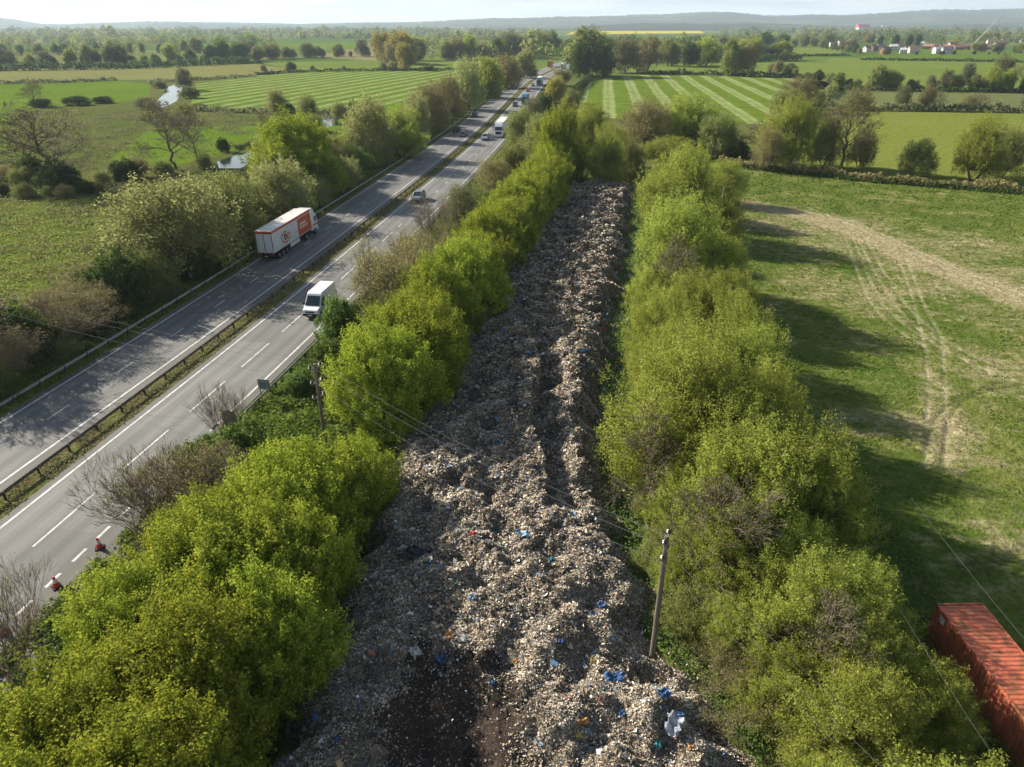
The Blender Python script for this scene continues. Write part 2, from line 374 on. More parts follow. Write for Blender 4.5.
def smooth_px(l):
    pts = np.array([G(*p) for p in l]); n = len(pts)
    if n < 3: return [tuple(p) for p in pts]
    tt = np.linspace(0, n - 1, n * 6); o_ = []
    P_ = np.vstack([2 * pts[0] - pts[1], pts, 2 * pts[-1] - pts[-2]])
    for q in tt:
        i = min(int(q), n - 2); f = q - i; a, b, c, d2 = P_[i:i + 4]
        o_.append(tuple(.5 * (2 * b + (c - a) * f + (2 * a - 5 * b + 4 * c - d2) * f * f + (3 * b - a - 3 * c + d2) * f ** 3)))
    return o_
drk = np.zeros_like(X); worn = np.zeros_like(X); rut = np.zeros_like(X); zz = np.zeros_like(X)
for l, wd, k in [([(730, 205), (800, 215), (860, 235), (920, 262), (1024, 300)], 2.6, 1.25), ([(725, 222), (790, 232), (850, 240)], 3.5, .7), ([(800, 212), (870, 228), (905, 235)], 4.0, .65),
                 ([(900, 222), (960, 235), (1024, 262)], 3.0, .45), ([(860, 285), (905, 320), (960, 350), (1020, 385)], 3.5, .55), ([(920, 270), (970, 300), (1040, 330)], 4.0, .55),
                 ([(780, 415), (850, 425), (945, 430)], 2.4, .5), ([(930, 380), (945, 430), (942, 470)], 1.2, .7), ([(910, 560), (960, 552), (1030, 545)], 2.6, .62), ([(760, 265), (800, 285), (860, 300)], 3.0, .4),
                 ([(735, 200), (760, 215)], 4, .5), ([(940, 590), (1030, 575)], 2, .5)]:
    dd = polydist(smooth_px(l)); worn = np.maximum(worn, k * .82 * np.exp(-(dd / (wd * 2.0)) ** 2))
for l, wd, k in [([(722, 208), (800, 222), (880, 250), (1030, 310)], 8.5, .50), ([(740, 225), (860, 232), (930, 245)], 6.0, .45), ([(900, 230), (1030, 250)], 5.0, .42), ([(870, 300), (1030, 390)], 6.5, .40)]:
    worn = np.maximum(worn, k * np.exp(-(polydist(smooth_px(l)) / wd) ** 2))
for l, wd, k, tr in [([(845, 240), (868, 300), (895, 330), (940, 360)], .15, .75, 1.9), ([(857, 240), (890, 300), (935, 345), (990, 375)], .15, .8, 1.9),
                 ([(897, 258), (912, 300), (926, 360), (927, 420), (926, 470)], .15, .85, 0), ([(905, 258), (925, 310), (940, 340), (945, 400), (946, 470)], .15, .85, 0),
                 ([(1030, 386), (985, 393), (957, 408), (944, 440), (940, 480)], .15, -.9, 0), ([(1000, 384), (960, 400), (935, 420), (925, 450)], .15, -.8, 0),
                 ([(800, 205), (870, 235), (940, 268), (1030, 305)], .2, .75, 1.7), ([(930, 335), (960, 360), (1005, 378)], .15, .7, 0),
                 ([(1030, 550), (1000, 566), (975, 574), (940, 580)], .28, -.9, 1.8)]:
    pts = smooth_px(l)
    sets = [pts]
    if tr: sets.append([(x + tr * .8, y + tr * .55) for x, y in pts])
    for q in sets:
        dd = polydist(q); e = np.exp(-(dd / wd) ** 2)
        if k > 0: rut = np.maximum(rut, k * e * (.55 + .45 * np.clip(fbm(X, Y, 5, 2, .35), -1, 1)))
        if k < 0: drk = np.maximum(drk, -k * np.exp(-(dd / .2) ** 2) * (.6 + .4 * np.clip(fbm(X, Y, 6, 2, .3), -1, 1)))
        zz -= (.06 if k > 0 else .11) * e
worn = np.maximum(worn,   .40 * np.exp(-((X - 56 - .1 * (Y - 90)) / 28) ** 2 - ((Y - 95) / 36) ** 2) + .13)
zz += .035 * fbm(X, Y, 11, 4, .35) + .02 * np.random.default_rng(3).normal(size=X.shape)
V = np.stack([X, Y, .22 + zz], -1).reshape(-1, 3); nx_, ny_ = len(gx), len(gy)
ii = (np.arange(ny_ - 1)[:, None] * nx_ + np.arange(nx_ - 1)).ravel()
F = np.stack([ii, ii + 1, ii + nx_ + 1, ii + nx_], 1)
cx, cy = X[:-1, :-1].ravel(), Y[:-1, :-1].ravel()
edgeL = np.interp(cy, [12, 25, 35, 56, 82, 115, 168, 182], [19, 20, 20, 20, 24, 30, 44, 48]); far = np.interp(cx, [14, 50, 65, 81, 104, 116], [178, 177, 168, 154, 148, 146])
F = F[(cx > edgeL) & (cy < far)]
fo = np_mesh('worn_field', V, F, 'worn_field', {'worn': ('POINT', worn.ravel()), 'rut': ('POINT', np.clip(rut, 0, 1).ravel()), 'track': ('POINT', np.clip(drk, 0, 1).ravel())}, smooth=True)
tag(fo, kind='structure')

# ------------------------------------------------------------------ road surface
m, t, o = newmat('asphalt'); uv = N(t, 'ShaderNodeUVMap'); uv.uv_map = 'lane'
sp = N(t, 'ShaderNodeSeparateXYZ'); t.links.new(uv.outputs[0], sp.inputs[0])
P = pos(t)
off = mth(t, 'ADD', sp.outputs[0], mth(t, 'MULTIPLY', mth(t, 'SUBTRACT', noise(t, P, .08, 2), .5), .5))
# wheel tracks lighter, lane middle darker: lane period 3.6 starting at 2.0
fr = mth(t, 'FRACT', mth(t, 'DIVIDE', mth(t, 'SUBTRACT', mth(t, 'ABSOLUTE', off), 1.95), 3.55))
trk = ramp(t, fr, [(0, (.82,) * 3), (.13, (.95,) * 3), (.25, (1.14,) * 3), (.38, (.98,) * 3), (.5, (.84,) * 3), (.62, (.98,) * 3), (.75, (1.14,) * 3), (.88, (.95,) * 3), (1, (.82,) * 3)])
st = N(t, 'ShaderNodeCombineXYZ'); t.links.new(mth(t, 'MULTIPLY', sp.outputs[0], 1.3), st.inputs[0]); t.links.new(mth(t, 'MULTIPLY', sp.outputs[1], .03), st.inputs[1])
streak = ramp(t, noise(t, st.outputs[0], 2.2, 4, .6), [(.3, (.82,) * 3), (.7, (1.12,) * 3)])
fine = ramp(t, noise(t, P, 7, 3, .8), [(.3, (.85,) * 3), (.7, (1.1,) * 3)])
pat = ramp(t, noise(t, P, .12, 3, .5), [(.35, (.88,) * 3), (.65, (1.08,) * 3)])
edge = ramp(t, mth(t, 'DIVIDE', mth(t, 'ABSOLUTE', sp.outputs[0]), 12.0), [(.10, (.70, .64, .55)), (.165, (1, 1, 1)), (.75, (1, 1, 1)), (.80, (.74, .70, .64)), (1, (.72, .68, .62))])
col = mix(t, 1, (.150, .146, .134), trk, 'MULTIPLY')
jt = mth(t, 'FRACT', mth(t, 'ADD', mth(t, 'DIVIDE', sp.outputs[1], 23.0), mth(t, 'MULTIPLY', noise(t, P, .4, 2), .012)))
joint = ramp(t, jt, [(0, (.80,) * 3), (.004, (.82,) * 3), (.008, (1, 1, 1))])
fl = mth(t, 'FLOOR', mth(t, 'DIVIDE', sp.outputs[1], 31.0)); fo_ = mth(t, 'FLOOR', mth(t, 'DIVIDE', mth(t, 'SUBTRACT', sp.outputs[0], 1.95), 3.55))
cv = N(t, 'ShaderNodeCombineXYZ'); t.links.new(fl, cv.inputs[0]); t.links.new(fo_, cv.inputs[1]); wn = N(t, 'ShaderNodeTexWhiteNoise'); wn.noise_dimensions = '2D'; t.links.new(cv.outputs[0], wn.inputs[0])
slab = ramp(t, wn.outputs[0], [(0, (.86,) * 3), (1, (1.10,) * 3)])
for q in (streak, fine, pat, edge, joint, slab): col = mix(t, 1, col, q, 'MULTIPLY')
p = principled(t, o, None, .8, 0, .3); t.links.new(col, p.inputs['Base Color']); bump(t, p, noise(t, P, 20, 2), .2, .02)
plain('line_paint', (.58, .57, .53), .7, 0, .3, .5, 2.5)
plain('kerb', (.36, .34, .30), .9, 0, .2, .4, 2)

def ribbon(name, offs_fn, y0, y1, mat, z, step=2.0, across=1, uvs=False):
    ys = np.arange(y0, y1 + .01, step); V = []; UV = []
    for y in ys:
        a, b = offs_fn(y)
        for k in range(across + 1):
            f = a + (b - a) * k / across; x_, y_ = RP(y, f); V.append((x_, y_, z)); UV.append((f, float(np.interp(y, yy, SL))))
    n = across + 1; F = [(i * n + k, i * n + k + 1, (i + 1) * n + k + 1, (i + 1) * n + k) for i in range(len(ys) - 1) for k in range(across)]
    b = MB().add(V, F); o = b.build(name, mat); tag(o, kind='structure')
    if uvs:
        ul = o.data.uv_layers.new(name='lane')
        for lp in o.data.loops: ul.data[lp.index].uv = UV[lp.vertex_index]
    return o
def right_edge(y): return 10.0 + (3.0 * min(1, max(0, (53 - y) / 12.0)))
ribbon('carriageway', lambda y: (-9.75, -1.15), 8, 990, 'asphalt', .15, 2, 4, True)
ribbon('carriageway', lambda y: (1.35, right_edge(y)), 8, 990, 'asphalt', .15, 2, 4, True)
ribbon('central_reservation', lambda y: (-1.3, 1.5), 8, 990, 'grass_median', .12)
ribbon('verge', lambda y: (-15.5, -9.6), 8, 700, 'grass_verge', .10)
ribbon('verge', lambda y: (9.8, 17.5), 8, 300, 'grass_verge', .10)
kb = MB()
for y in np.arange(9, 52, .95):
    a = RP(y, right_edge(y) + .09); kb.box((a[0], a[1], .17), (.15, .91, .2), -math.atan(RA(y)) + (0.2 if 41 < y < 53 else 0))
tag(kb.build('kerb', 'kerb'), kind='structure')

mk = MB()
def strip(s0, s1, off, wd, z=.156):
    n = max(1, int((s1 - s0) / 3)); q = [s0 + (s1 - s0) * i / n for i in range(n + 1)]
    vs = []
    for s in q:
        for o_ in (off - wd / 2, off + wd / 2): x_, y_ = RS(s, o_); vs.append((x_, y_, z))
    mk.add(vs, [(2 * i, 2 * i + 1, 2 * i + 3, 2 * i + 2) for i in range(n)])
sY = lambda y: float(np.interp(y, yy, SL))
Lmax = sY(700)
strip(0, Lmax, -9.0, .2); strip(0, Lmax, -2.05, .2); strip(0, Lmax, 2.05, .2)
strip(sY(52), Lmax, 9.1, .2)
s = 0.6
while s < sY(52): strip(s, s + 1.25, 9.1, .2); s += 2.3                 # lay-by edge
s0 = sY(36.7) - 9 * 4
k = 0
while s0 + 9 * k < Lmax:
    a = s0 + 9 * k; y = np.interp(a, SL, yy)
    if a > 0: strip(a, a + (5.9 if y < 108 else 2.2), 5.6, .16)
    k += 1
s0 = sY(60.2) - 9 * 6; k = 0
while s0 + 9 * k < Lmax:
    a = s0 + 9 * k
    if a > 0: strip(a, a + 2.6, -5.55, .16)
    k += 1
tag(mk.build('road_markings', 'line_paint'), kind='structure')

# ------------------------------------------------------------------ guard rails
plain('galvanised', (.40, .39, .36), .6, .15, .4, .3, 1.0)
plain('rail_rusty', (.17, .15, .125), .6, .4, .4, .4, 1.0)
plain('post_dark', (.055, .05, .045), .7, .2, .3, .3)
def guard_rail(off, y0, y1, rmat, label, zt=.68):
    root = empty('guard_rail', (*RP(y0, off), .1)); o0 = Vector(root.location)
    b = MB(); prof = [(-.10, .0), (-.045, .05), (-.10, .10), (-.10, .16), (-.045, .21), (-.10, .26), (-.075, .27), (-.02, .22), (-.07, .15), (-.07, .11), (-.02, .06), (-.07, -.01)]
    sg = 1 if off < -5 else -1
    ys = np.arange(y0, y1, 3.0); vs = []
    for y in ys:
        for a, z in prof:
            x_, y_ = RP(y, off - sg * a); vs.append((x_ - o0.x, y_ - o0.y, zt - .27 + z))
    n = len(prof); b.add(vs, [(i * n + j, i * n + (j + 1) % n, (i + 1) * n + (j + 1) % n, (i + 1) * n + j) for i in range(len(ys) - 1) for j in range(n)])
    b.build('rail_beam', rmat, root)
    pm = None; s = sY(y0) + .5; k = 0
    while s < sY(y1) - 1 and k < 100:
        x_, y_ = RS(s, off)
        if pm is None: pm = MB().box((0, 0, .3), (.14, .10, .66)).box((.09 * sg, 0, .5), (.10, .12, .16)).build('post', 'post_dark', root); q = pm
        else: q = pm.copy(); COL.objects.link(q); q.parent = root
        q.location = (x_ - o0.x, y_ - o0.y, 0); q.rotation_euler = (0, 0, -math.atan(RA(y_))); s += 3.2; k += 1
    tag(root, label, 'guard rail', 'steel guard rails along the dual carriageway')
guard_rail(-10.75, 12, 330, 'galvanised', 'pale galvanised guard rail along the far verge beside the thicket')
guard_rail(-.15, 12, 335, 'rail_rusty', 'dark guard rail on the grassy strip between the two carriageways')
guard_rail(10.95, 53, 240, 'galvanised', 'short grey guard rail on the near verge beside the lime green trees')

# ------------------------------------------------------------------ the heap of waste
m, t, o = newmat('waste_soil'); P = pos(t)
n1 = noise(t, P, 1.1, 5, .7); n2 = noise(t, P, 6, 4, .75)
col = ramp(t, n2, [(.28, (.065, .054, .042)), (.48, (.19, .155, .112)), (.62, (.35, .29, .21)), (.78, (.48, .42, .335))])
col = mix(t, 1, col, ramp(t, n1, [(.3, (.6,) * 3), (.7, (1.2,) * 3)]), 'MULTIPLY')
p = principled(t, o, None, .9, 0, .2); t.links.new(col, p.inputs['Base Color']); bump(t, p, n2, 1, .15)
m, t, o = newmat('dark_soil'); P = pos(t); n2 = noise(t, P, 5, 5, .75)
p = principled(t, o, None, .95, 0, .1); t.links.new(ramp(t, n2, [(.3, (.022, .018, .014)), (.55, (.06, .045, .034)), (.8, (.17, .13, .10))]), p.inputs['Base Color']); bump(t, p, n2, 1, .15)
m, t, o = newmat('waste_bits')
at = N(t, 'ShaderNodeAttribute', attribute_name='v').outputs['Fac']
pal = [(.19, (.075, .064, .052)), (.41, (.235, .182, .123)), (.65, (.395, .315, .218)), (.81, (.50, .415, .30)), (.885, (.34, .31, .265)), (.932, (.55, .485, .375)), (.950, (.68, .645, .58)), (.962, (.15, .19, .215)), (.974, (.10, .19, .33)), (.980, (.09, .22, .25)), (.985, (.40, .16, .10)), (.991, (.48, .31, .14)), (.9945, (.16, .25, .14)), (1.0, (.73, .71, .68))]
st = [(0, pal[0][1])] + [(pal[i][0], pal[i + 1][1]) for i in range(len(pal) - 1)]
p = principled(t, o, None, .6, 0, .35); t.links.new(ramp(t, at, st, 'CONSTANT'), p.inputs['Base Color'])
hy = [8, 20.8, 28.3, 36, 56, 72, 89, 120, 151, 166]
hl = [-11.5, -11.6, -11.2, -10, -9.6, -7.2, -3.6, 5.0, 13.5, 18.0]
hr = [13.5, 11.6, 8.0, 6.8, 8.3, 11.2, 14.8, 20.0, 25.0, 27.5]
us = np.linspace(-1, 1, 76); ys = np.arange(9, 153, .32)
U, YY = np.meshgrid(us, ys)
XL, XR = np.interp(YY, hy, hl), np.interp(YY, hy, hr)
wob = 1.2 * fbm(YY, YY * 0 + np.sign(U) * 9, 21, 3, .12)
XX = (XL + XR) / 2 + U * ((XR - XL) / 2 + wob)
def heap_h(X, Y, U):
    e = np.clip((1 - np.abs(U)) / .30, 0, 1); e = e * e * (3 - 2 * e)
    hh = e * (2.1 + .35 * fbm(X, Y, 31, 3, .09)) + e * .34 * fbm(X, Y, 33, 3, .28) + np.clip(e * 1.5, 0, 1) * (.13 * fbm(X, Y, 35, 3, .6) + .06 * fbm(X, Y, 36, 2, 1.8))
    # long ridge that drops to a trench on its right
    win = np.clip((Y - 37) / 3, 0, 1) * np.clip((68 - Y) / 4, 0, 1)
    xr = 2.0 + .5 * np.sin(Y * .35) + .01 * (Y - 50)
    dx = X - xr
    hh += win * (np.exp(-np.clip(-dx, 0, 9) / 2.6) * .85 * (dx < 0) - np.where(dx >= 0, 1.15 * np.exp(-(np.clip(dx - .9, 0, 9) / 1.3) ** 2), 0))
    # pit beside the pole and hollow at the near end
    hh -= 1.7 * np.exp(-(((X - 7.0) / 1.5) ** 2 + ((Y - 24.9) / 1.1) ** 2)) * e
    hh -= .8 * np.exp(-(((X - 3.4) / 1.0) ** 2 + ((Y - 25.6) / 1.7) ** 2)) * e
    hh -= .9 * np.exp(-(((X - 9.0) / .8) ** 2 + ((Y - 22.3) / .8) ** 2)) * e
    hh -= 1.1 * np.exp(-(((X + 2.3) / 3.4) ** 2 + ((Y - 20.5) / 5.0) ** 2)) * e
    # tail that fans out on the right at the near end, lower
    hh *= 1 - .35 * np.clip((X - 6) / 4, 0, 1) * np.clip((30 - Y) / 4, 0, 1)
    hh *= .45 + .55 * np.clip((Y - 14) / 8, 0, 1)
    hh *= np.clip((152 - Y) / 12, .08, 1)
    return hh + .06
ZZ = heap_h(XX, YY, U)
rngh = np.random.default_rng(5)
ZZ += .05 * rngh.normal(size=ZZ.shape) * np.clip((1 - np.abs(U)) / .1, 0, 1)
ny_, nx_ = XX.shape
V = np.stack([XX, YY, ZZ], -1).reshape(-1, 3)
ii = (np.arange(ny_ - 1)[:, None] * nx_ + np.arange(nx_ - 1)).ravel()
F = np.stack([ii, ii + 1, ii + nx_ + 1, ii + nx_], 1)
fx, fy = XX[:-1, :-1].ravel(), YY[:-1, :-1].ravel()
def patch_q(x, y): return ((x + 2.6 + .12 * (y - 22)) / 3.5) ** 2 + ((y - 20.5) / 5.6) ** 2 + .35 * fbm(x, y, 41, 4, .35)
def dark_patch(x, y): return patch_q(x, y) < 1.05
md = dark_patch(fx, fy).astype(int)
# loose bits lying on it
nb = 900000
yb = 12 + (139 * rngh.uniform(0, 1, nb) ** 1.9); ub = rngh.uniform(-1, 1, nb)
def heap_point(y, u):
    j = np.clip(((y - ys[0]) / .32), 0, ny_ - 1.001); i = np.clip((u + 1) / 2 * (nx_ - 1), 0, nx_ - 1.001)
    j0 = j.astype(int); i0 = i.astype(int); fj, fi = j - j0, i - i0
    def bl(A): return A[j0, i0] * (1 - fj) * (1 - fi) + A[j0 + 1, i0] * fj * (1 - fi) + A[j0, i0 + 1] * (1 - fj) * fi + A[j0 + 1, i0 + 1] * fj * fi
    return bl(XX), bl(ZZ)
xb, zb = heap_point(yb, ub)
keep = rngh.uniform(size=nb) < np.clip((patch_q(xb, yb) - .45) * 1.1, .07, 1); xb, yb, zb = xb[keep], yb[keep], zb[keep]; nb = len(xb)
sz = (.027 + .0011 * yb) * np.clip(np.exp(rngh.normal(0, .42, nb)), .4, 2.3)
nrm = rngh.normal(size=(nb, 3)) * .42 + np.array([-.22, .14, .8])
Pb = np.stack([xb, yb, zb + sz * .25 + rngh.uniform(0, .10, nb)], 1)
ns = 9000; ye = 13 + 140 * rngh.uniform(0, 1, ns) ** 1.4; sd_e = rngh.choice([-1, 1], ns); de = rngh.exponential(1.0, ns)
xe_ = np.where(sd_e < 0, np.interp(ye, hy, hl) - de + .4, np.interp(ye, hy, hr) + de - .4)
Pb = np.vstack([Pb, np.stack([xe_, ye, rngh.uniform(.15, .38, ns)], 1)]); nrm = np.vstack([nrm, rngh.normal(size=(ns, 3)) * .4 + np.array([0, 0, .8])]); sz = np.concatenate([sz, (.07 + .0013 * ye) * rngh.uniform(.7, 2.0, ns)]); xb = np.concatenate([xb, xe_]); yb = np.concatenate([yb, ye]); nb += ns
na = 8000; ya = 13 + 140 * rngh.uniform(0, 1, na) ** 1.7; ua = rngh.uniform(-.93, .93, na); xa, za = heap_point(ya, ua)
ko = patch_q(xa, ya) > 1.2; ya, xa, za = ya[ko], xa[ko], za[ko]; na = len(ya)
Pb = np.vstack([Pb, np.stack([xa, ya, za + .10], 1)]); nrm = np.vstack([nrm, rngh.normal(size=(na, 3)) * .4 + np.array([-.1, 0, .8])]); sz = np.concatenate([sz, (.07 + .0014 * ya) * np.clip(np.exp(rngh.normal(0, .5, na)), .5, 2.4)]); xb = np.concatenate([xb, xa]); yb = np.concatenate([yb, ya]); nb += na
Vb, Fb = quads(Pb, nrm, sz, rngh, 1.35)
Vb += rngh.normal(size=Vb.shape) * np.repeat(sz, 4)[:, None] * .16
vcol = rngh.uniform(0, 1, nb); vcol[-na:] = rngh.choice([.05, .15, .86, .95, .963, .973, .98, .985, .989, .997], na, p=[.22, .10, .14, .12, .14, .10, .05, .03, .05, .05])
hue = fbm(xb, yb, 51, 4, .3); vcol = np.clip(np.where(vcol < .90, np.clip(vcol + hue * .26, 0, .9), vcol), 0, 1)
Vall = np.vstack([V, Vb]); Fall = np.vstack([F, Fb + len(V)])
wo = np_mesh('waste_heap', Vall, Fall, ['waste_soil', 'dark_soil', 'waste_bits'], {'v': ('FACE', np.concatenate([np.zeros(len(F)), vcol]))}, np.concatenate([md, np.full(nb, 2)]))
tag(wo, 'long heap of shredded household waste between two rows of trees', 'waste', None, 'stuff')
def heap_z(x, y):
    xl, xr_ = np.interp(y, hy, hl), np.interp(y, hy, hr); u = (x - (xl + xr_) / 2) / ((xr_ - xl) / 2)
    return float(heap_point(np.array([float(y)]), np.array([float(np.clip(u, -.98, .98))]))[1][0])
def on_heap(px, py):
    z = 2.0
    for _ in range(6): x, y = G(px, py, z); z = .5 * z + .5 * heap_z(x, y)
    return x, y, heap_z(x, y)
for nm, c, r_ in [('plastic_blue', (.05, .12, .27), .5), ('plastic_pale_blue', (.20, .34, .46), .45), ('plastic_white', (.56, .55, .51), .5), ('plastic_grey', (.36, .38, .42), .4), ('plastic_orange', (.46, .22, .07), .5), ('plastic_yellow', (.52, .40, .10), .5), ('plastic_red', (.55, .05, .04), .45), ('plastic_teal', (.03, .28, .32), .45), ('plastic_dark', (.03, .035, .045), .4), ('plastic_green', (.05, .26, .10), .45)]:
    plain(nm, c, r_, 0, .3, .55, 3)
def crumpled(name, mat, size, seed, asp=1.0, lift=.35):
    r = random.Random(seed); n = 9; vs = []; ph = [r.uniform(0, 6) for _ in range(8)]
    for j in range(n):
        for i in range(n):
            a, b = (i / (n - 1) - .5), (j / (n - 1) - .5)
            rr = 1 - .12 * math.sin(2 * math.atan2(b, a) + ph[0]) - .08 * math.sin(5 * math.atan2(b, a) + ph[4]) - .35 * max(0, abs(a) + abs(b) - .62)
            x = a * size * asp * rr; y = b * size * rr
            z = lift * size * (.5 - (a * a + b * b)) + size * .14 * (math.sin(a * 9 + ph[1] + 2 * b) + math.sin(b * 11 + ph[2] - 3 * a) * .8 + .5 * math.sin((a + b) * 17 + ph[3])) + r.uniform(-.05, .05) * size
            vs.append((x + r.uniform(-.03, .03) * size, y + r.uniform(-.03, .03) * size, z))
    fs = [(j * n + i, j * n + i + 1, (j + 1) * n + i + 1, (j + 1) * n + i) for j in range(n - 1) for i in range(n - 1)]
    k = len(vs); vs2 = vs + [(x, y, z - .02) for x, y, z in vs]
    fs2 = fs + [tuple(q + k for q in reversed(f)) for f in fs]
    rim = [i for i in range(n)] + [n * j + n - 1 for j in range(1, n)] + [n * (n - 1) + i for i in range(n - 2, -1, -1)] + [n * j for j in range(n - 2, 0, -1)]
    fs2 += [(rim[i], rim[i] + k, rim[(i + 1) % len(rim)] + k, rim[(i + 1) % len(rim)]) for i in range(len(rim))]
    return MB().add(vs2, fs2).build(name, mat)
BITS = [
 ('plastic_sheet', 'blue', (442, 660), .75, 1.2, 'bright blue plastic piece lying at the edge of the dark bare soil'),
 ('plastic_sheet', 'grey', (674, 727), 1.35, 1.0, 'large rumpled grey plastic sheet on the waste below the right pole'),
 ('plastic_sheet', 'pale_blue', (523, 536), .95, 1.5, 'pale blue grey sheet at the end of the dark trench'),
 ('plastic_sheet', 'white', (416, 654), .85, .9, 'torn white sheet just left of the blue piece by the bare soil'),
 ('plastic_sheet', 'white', (398, 632), .35, .4, 'narrow upright white strip in the shade left of the torn white sheet'),
 ('plastic_sheet', 'pale_blue', (472, 600), .7, .7, 'pale bluish bag lying in the sun at the shade edge'),
 ('plastic_sheet', 'white', (476, 621), .4, 1.0, 'small white scrap below the pale bluish bag'),
 ('plastic_sheet', 'white', (463, 640), .6, 1.5, 'wide white rag right of the brown orange sack'),
 ('rubbish_sack', 'orange', (449, 636), .6, 1.3, 'brown orange sack in the shade above the bright blue piece'),
 ('plastic_sheet', 'blue', (492, 684), .45, .8, 'small blue scrap at the sunny side of the dark bare soil'),
 ('rubbish_sack', 'orange', (516, 662), .45, .9, 'round orange sack on sunlit waste in the middle of the near end'),
 ('rubbish_sack', 'yellow', (593, 661), .45, .9, 'yellow orange sack beside the dark hollow left of the pole'),
 ('plastic_sheet', 'blue', (613, 680), .95, 1.7, 'long blue tarpaulin scrap below the dark hollow'),
 ('plastic_sheet', 'blue', (602, 607), .7, 1.2, 'blue sheet high on the heap edge near the willows'),
 ('plastic_sheet', 'blue', (593, 615), .5, .9, 'smaller blue scrap just below left of the blue sheet near the willows'),
 ('rubbish_sack', 'red', (600, 699), .42, 1.0, 'red bag on the waste below the long blue tarpaulin scrap'),
 ('plastic_sheet', 'blue', (663, 696), .65, 1.6, 'blue scrap at the foot of the pole beside the pit'),
 ('rubbish_sack', 'blue', (681, 716), .5, .8, 'rounded blue sack touching the large grey sheet'),
 ('rubbish_sack', 'yellow', (578, 736), .42, 1.2, 'yellow bag near the bottom rim of the waste'),
 ('plastic_sheet', 'blue', (622, 715), .5, .8, 'blue scrap between the red bag and the large grey sheet'),
 ('plastic_sheet', 'blue', (561, 643), .5, .8, 'blue scrap left of the dark hollow near the pole'),
 ('plastic_sheet', 'blue', (529, 628), .42, .7, 'small blue piece on sunny waste above the round orange sack'),
 ('rubbish_sack', 'orange', (551, 601), .55, .9, 'orange sack on the crest of the sunny waste'),
 ('rubbish_sack', 'orange', (692, 748), .5, .9, 'orange bag below the large grey sheet'),
 ('rubbish_sack', 'orange', (583, 722), .5, 1.6, 'flattened orange bag just above the yellow bag'),
 ('plastic_sheet', 'teal', (658, 746), .45, .9, 'teal scrap on the lowest waste right of the yellow bag'),
 ('plastic_sheet', 'red', (631, 598), .4, .9, 'small red scrap at the heap edge under the willow'),
 ('rubbish_sack', 'blue', (609, 543), .6, .9, 'blue sack on the right rim of the heap across from the trench end'),
 ('plastic_sheet', 'blue', (588, 547), .65, 1.1, 'blue scrap left of the blue sack on the right rim'),
 ('plastic_sheet', 'teal', (551, 561), .6, .9, 'teal blue bag below the end of the dark trench'),
 ('rubbish_sack', 'yellow', (566, 480), .45, .8, 'small yellow bag right of the dark trench'),
 ('rubbish_sack', 'red', (523, 401), .6, 1.2, 'red sack on the ridge left of the dark trench'),
 ('rubbish_sack', 'red', (473, 536), .55, 1.2, 'red bag in the shade of the lime green trees'),
 ('plastic_sheet', 'blue', (498, 445), .65, .8, 'dark blue scrap on the shady half of the heap'),
 ('plastic_sheet', 'pale_blue', (497, 421), .9, .5, 'long pale blue strip on the shady half of the heap'),
 ('plastic_sheet', 'blue', (605, 317), 1.1, .9, 'bright blue sheet far up the heap by the willows'),
 ('plastic_sheet', 'red', (604, 331), .9, .8, 'reddish scrap just below the far bright blue sheet'),
 ('plastic_sheet', 'blue', (583, 352), .9, 2.0, 'long blue streak of sheeting halfway up the heap'),
 ('plastic_sheet', 'blue', (531, 354), .8, 1.0, 'blue scrap at the head of the dark trench'),
 ('rubbish_sack', 'orange', (572, 370), .8, 1.2, 'orange sack right of the head of the trench'),
 ('plastic_sheet', 'white', (585, 667), .35, .9, 'white scrap at the foot of the dark hollow'),
 ('plastic_sheet', 'white', (572, 671), .4, 1.0, 'second white scrap left of the dark hollow'),
 ('plastic_sheet', 'green', (454, 585), .4, .8, 'green scrap at the sunny patch below the gap in the trees'),
 ('plastic_sheet', 'white', (402, 549), .5, 1.1, 'white scrap at the left rim beside the sunny patch'),
 ('plastic_sheet', 'dark', (418, 553), 1.1, 2.2, 'dark sheeting in the sunny patch below the gap in the trees'),
 ('rubbish_sack', 'white', (747, 737), .5, .7, 'white sack at the far right tip of the waste'),
 ('rubbish_sack', 'yellow', (751, 735), .35, .8, 'yellow scrap beside the white sack at the tip of the waste'),
 ('plastic_sheet', 'blue', (338, 740), .5, .8, 'blue scrap deep in shade at the lower left of the waste'),
 ('plastic_sheet', 'blue', (315, 719), .4, 1.0, 'blue bag against the lime green trees at the lower left'),
]
for i, (nm, cl, (px, py), sz_, asp, lab) in enumerate(BITS):
    x, y, z = on_heap(px, py)
    sz_ *= .68
    ob = crumpled(nm, 'plastic_' + cl, sz_, i, asp, .9 if nm == 'rubbish_sack' else .3); ob.location = (x, y, z + .10 * sz_ + (.08 if nm != 'rubbish_sack' else -.02)); ob.rotation_euler = (random.uniform(-.25, .25), random.uniform(-.25, .25), random.uniform(0, 6.3) if asp < 1.4 else random.uniform(-.4, .4))
    tag(ob, lab, 'plastic sheet' if nm == 'plastic_sheet' else 'rubbish sack', 'larger pieces of rubbish on the heap')

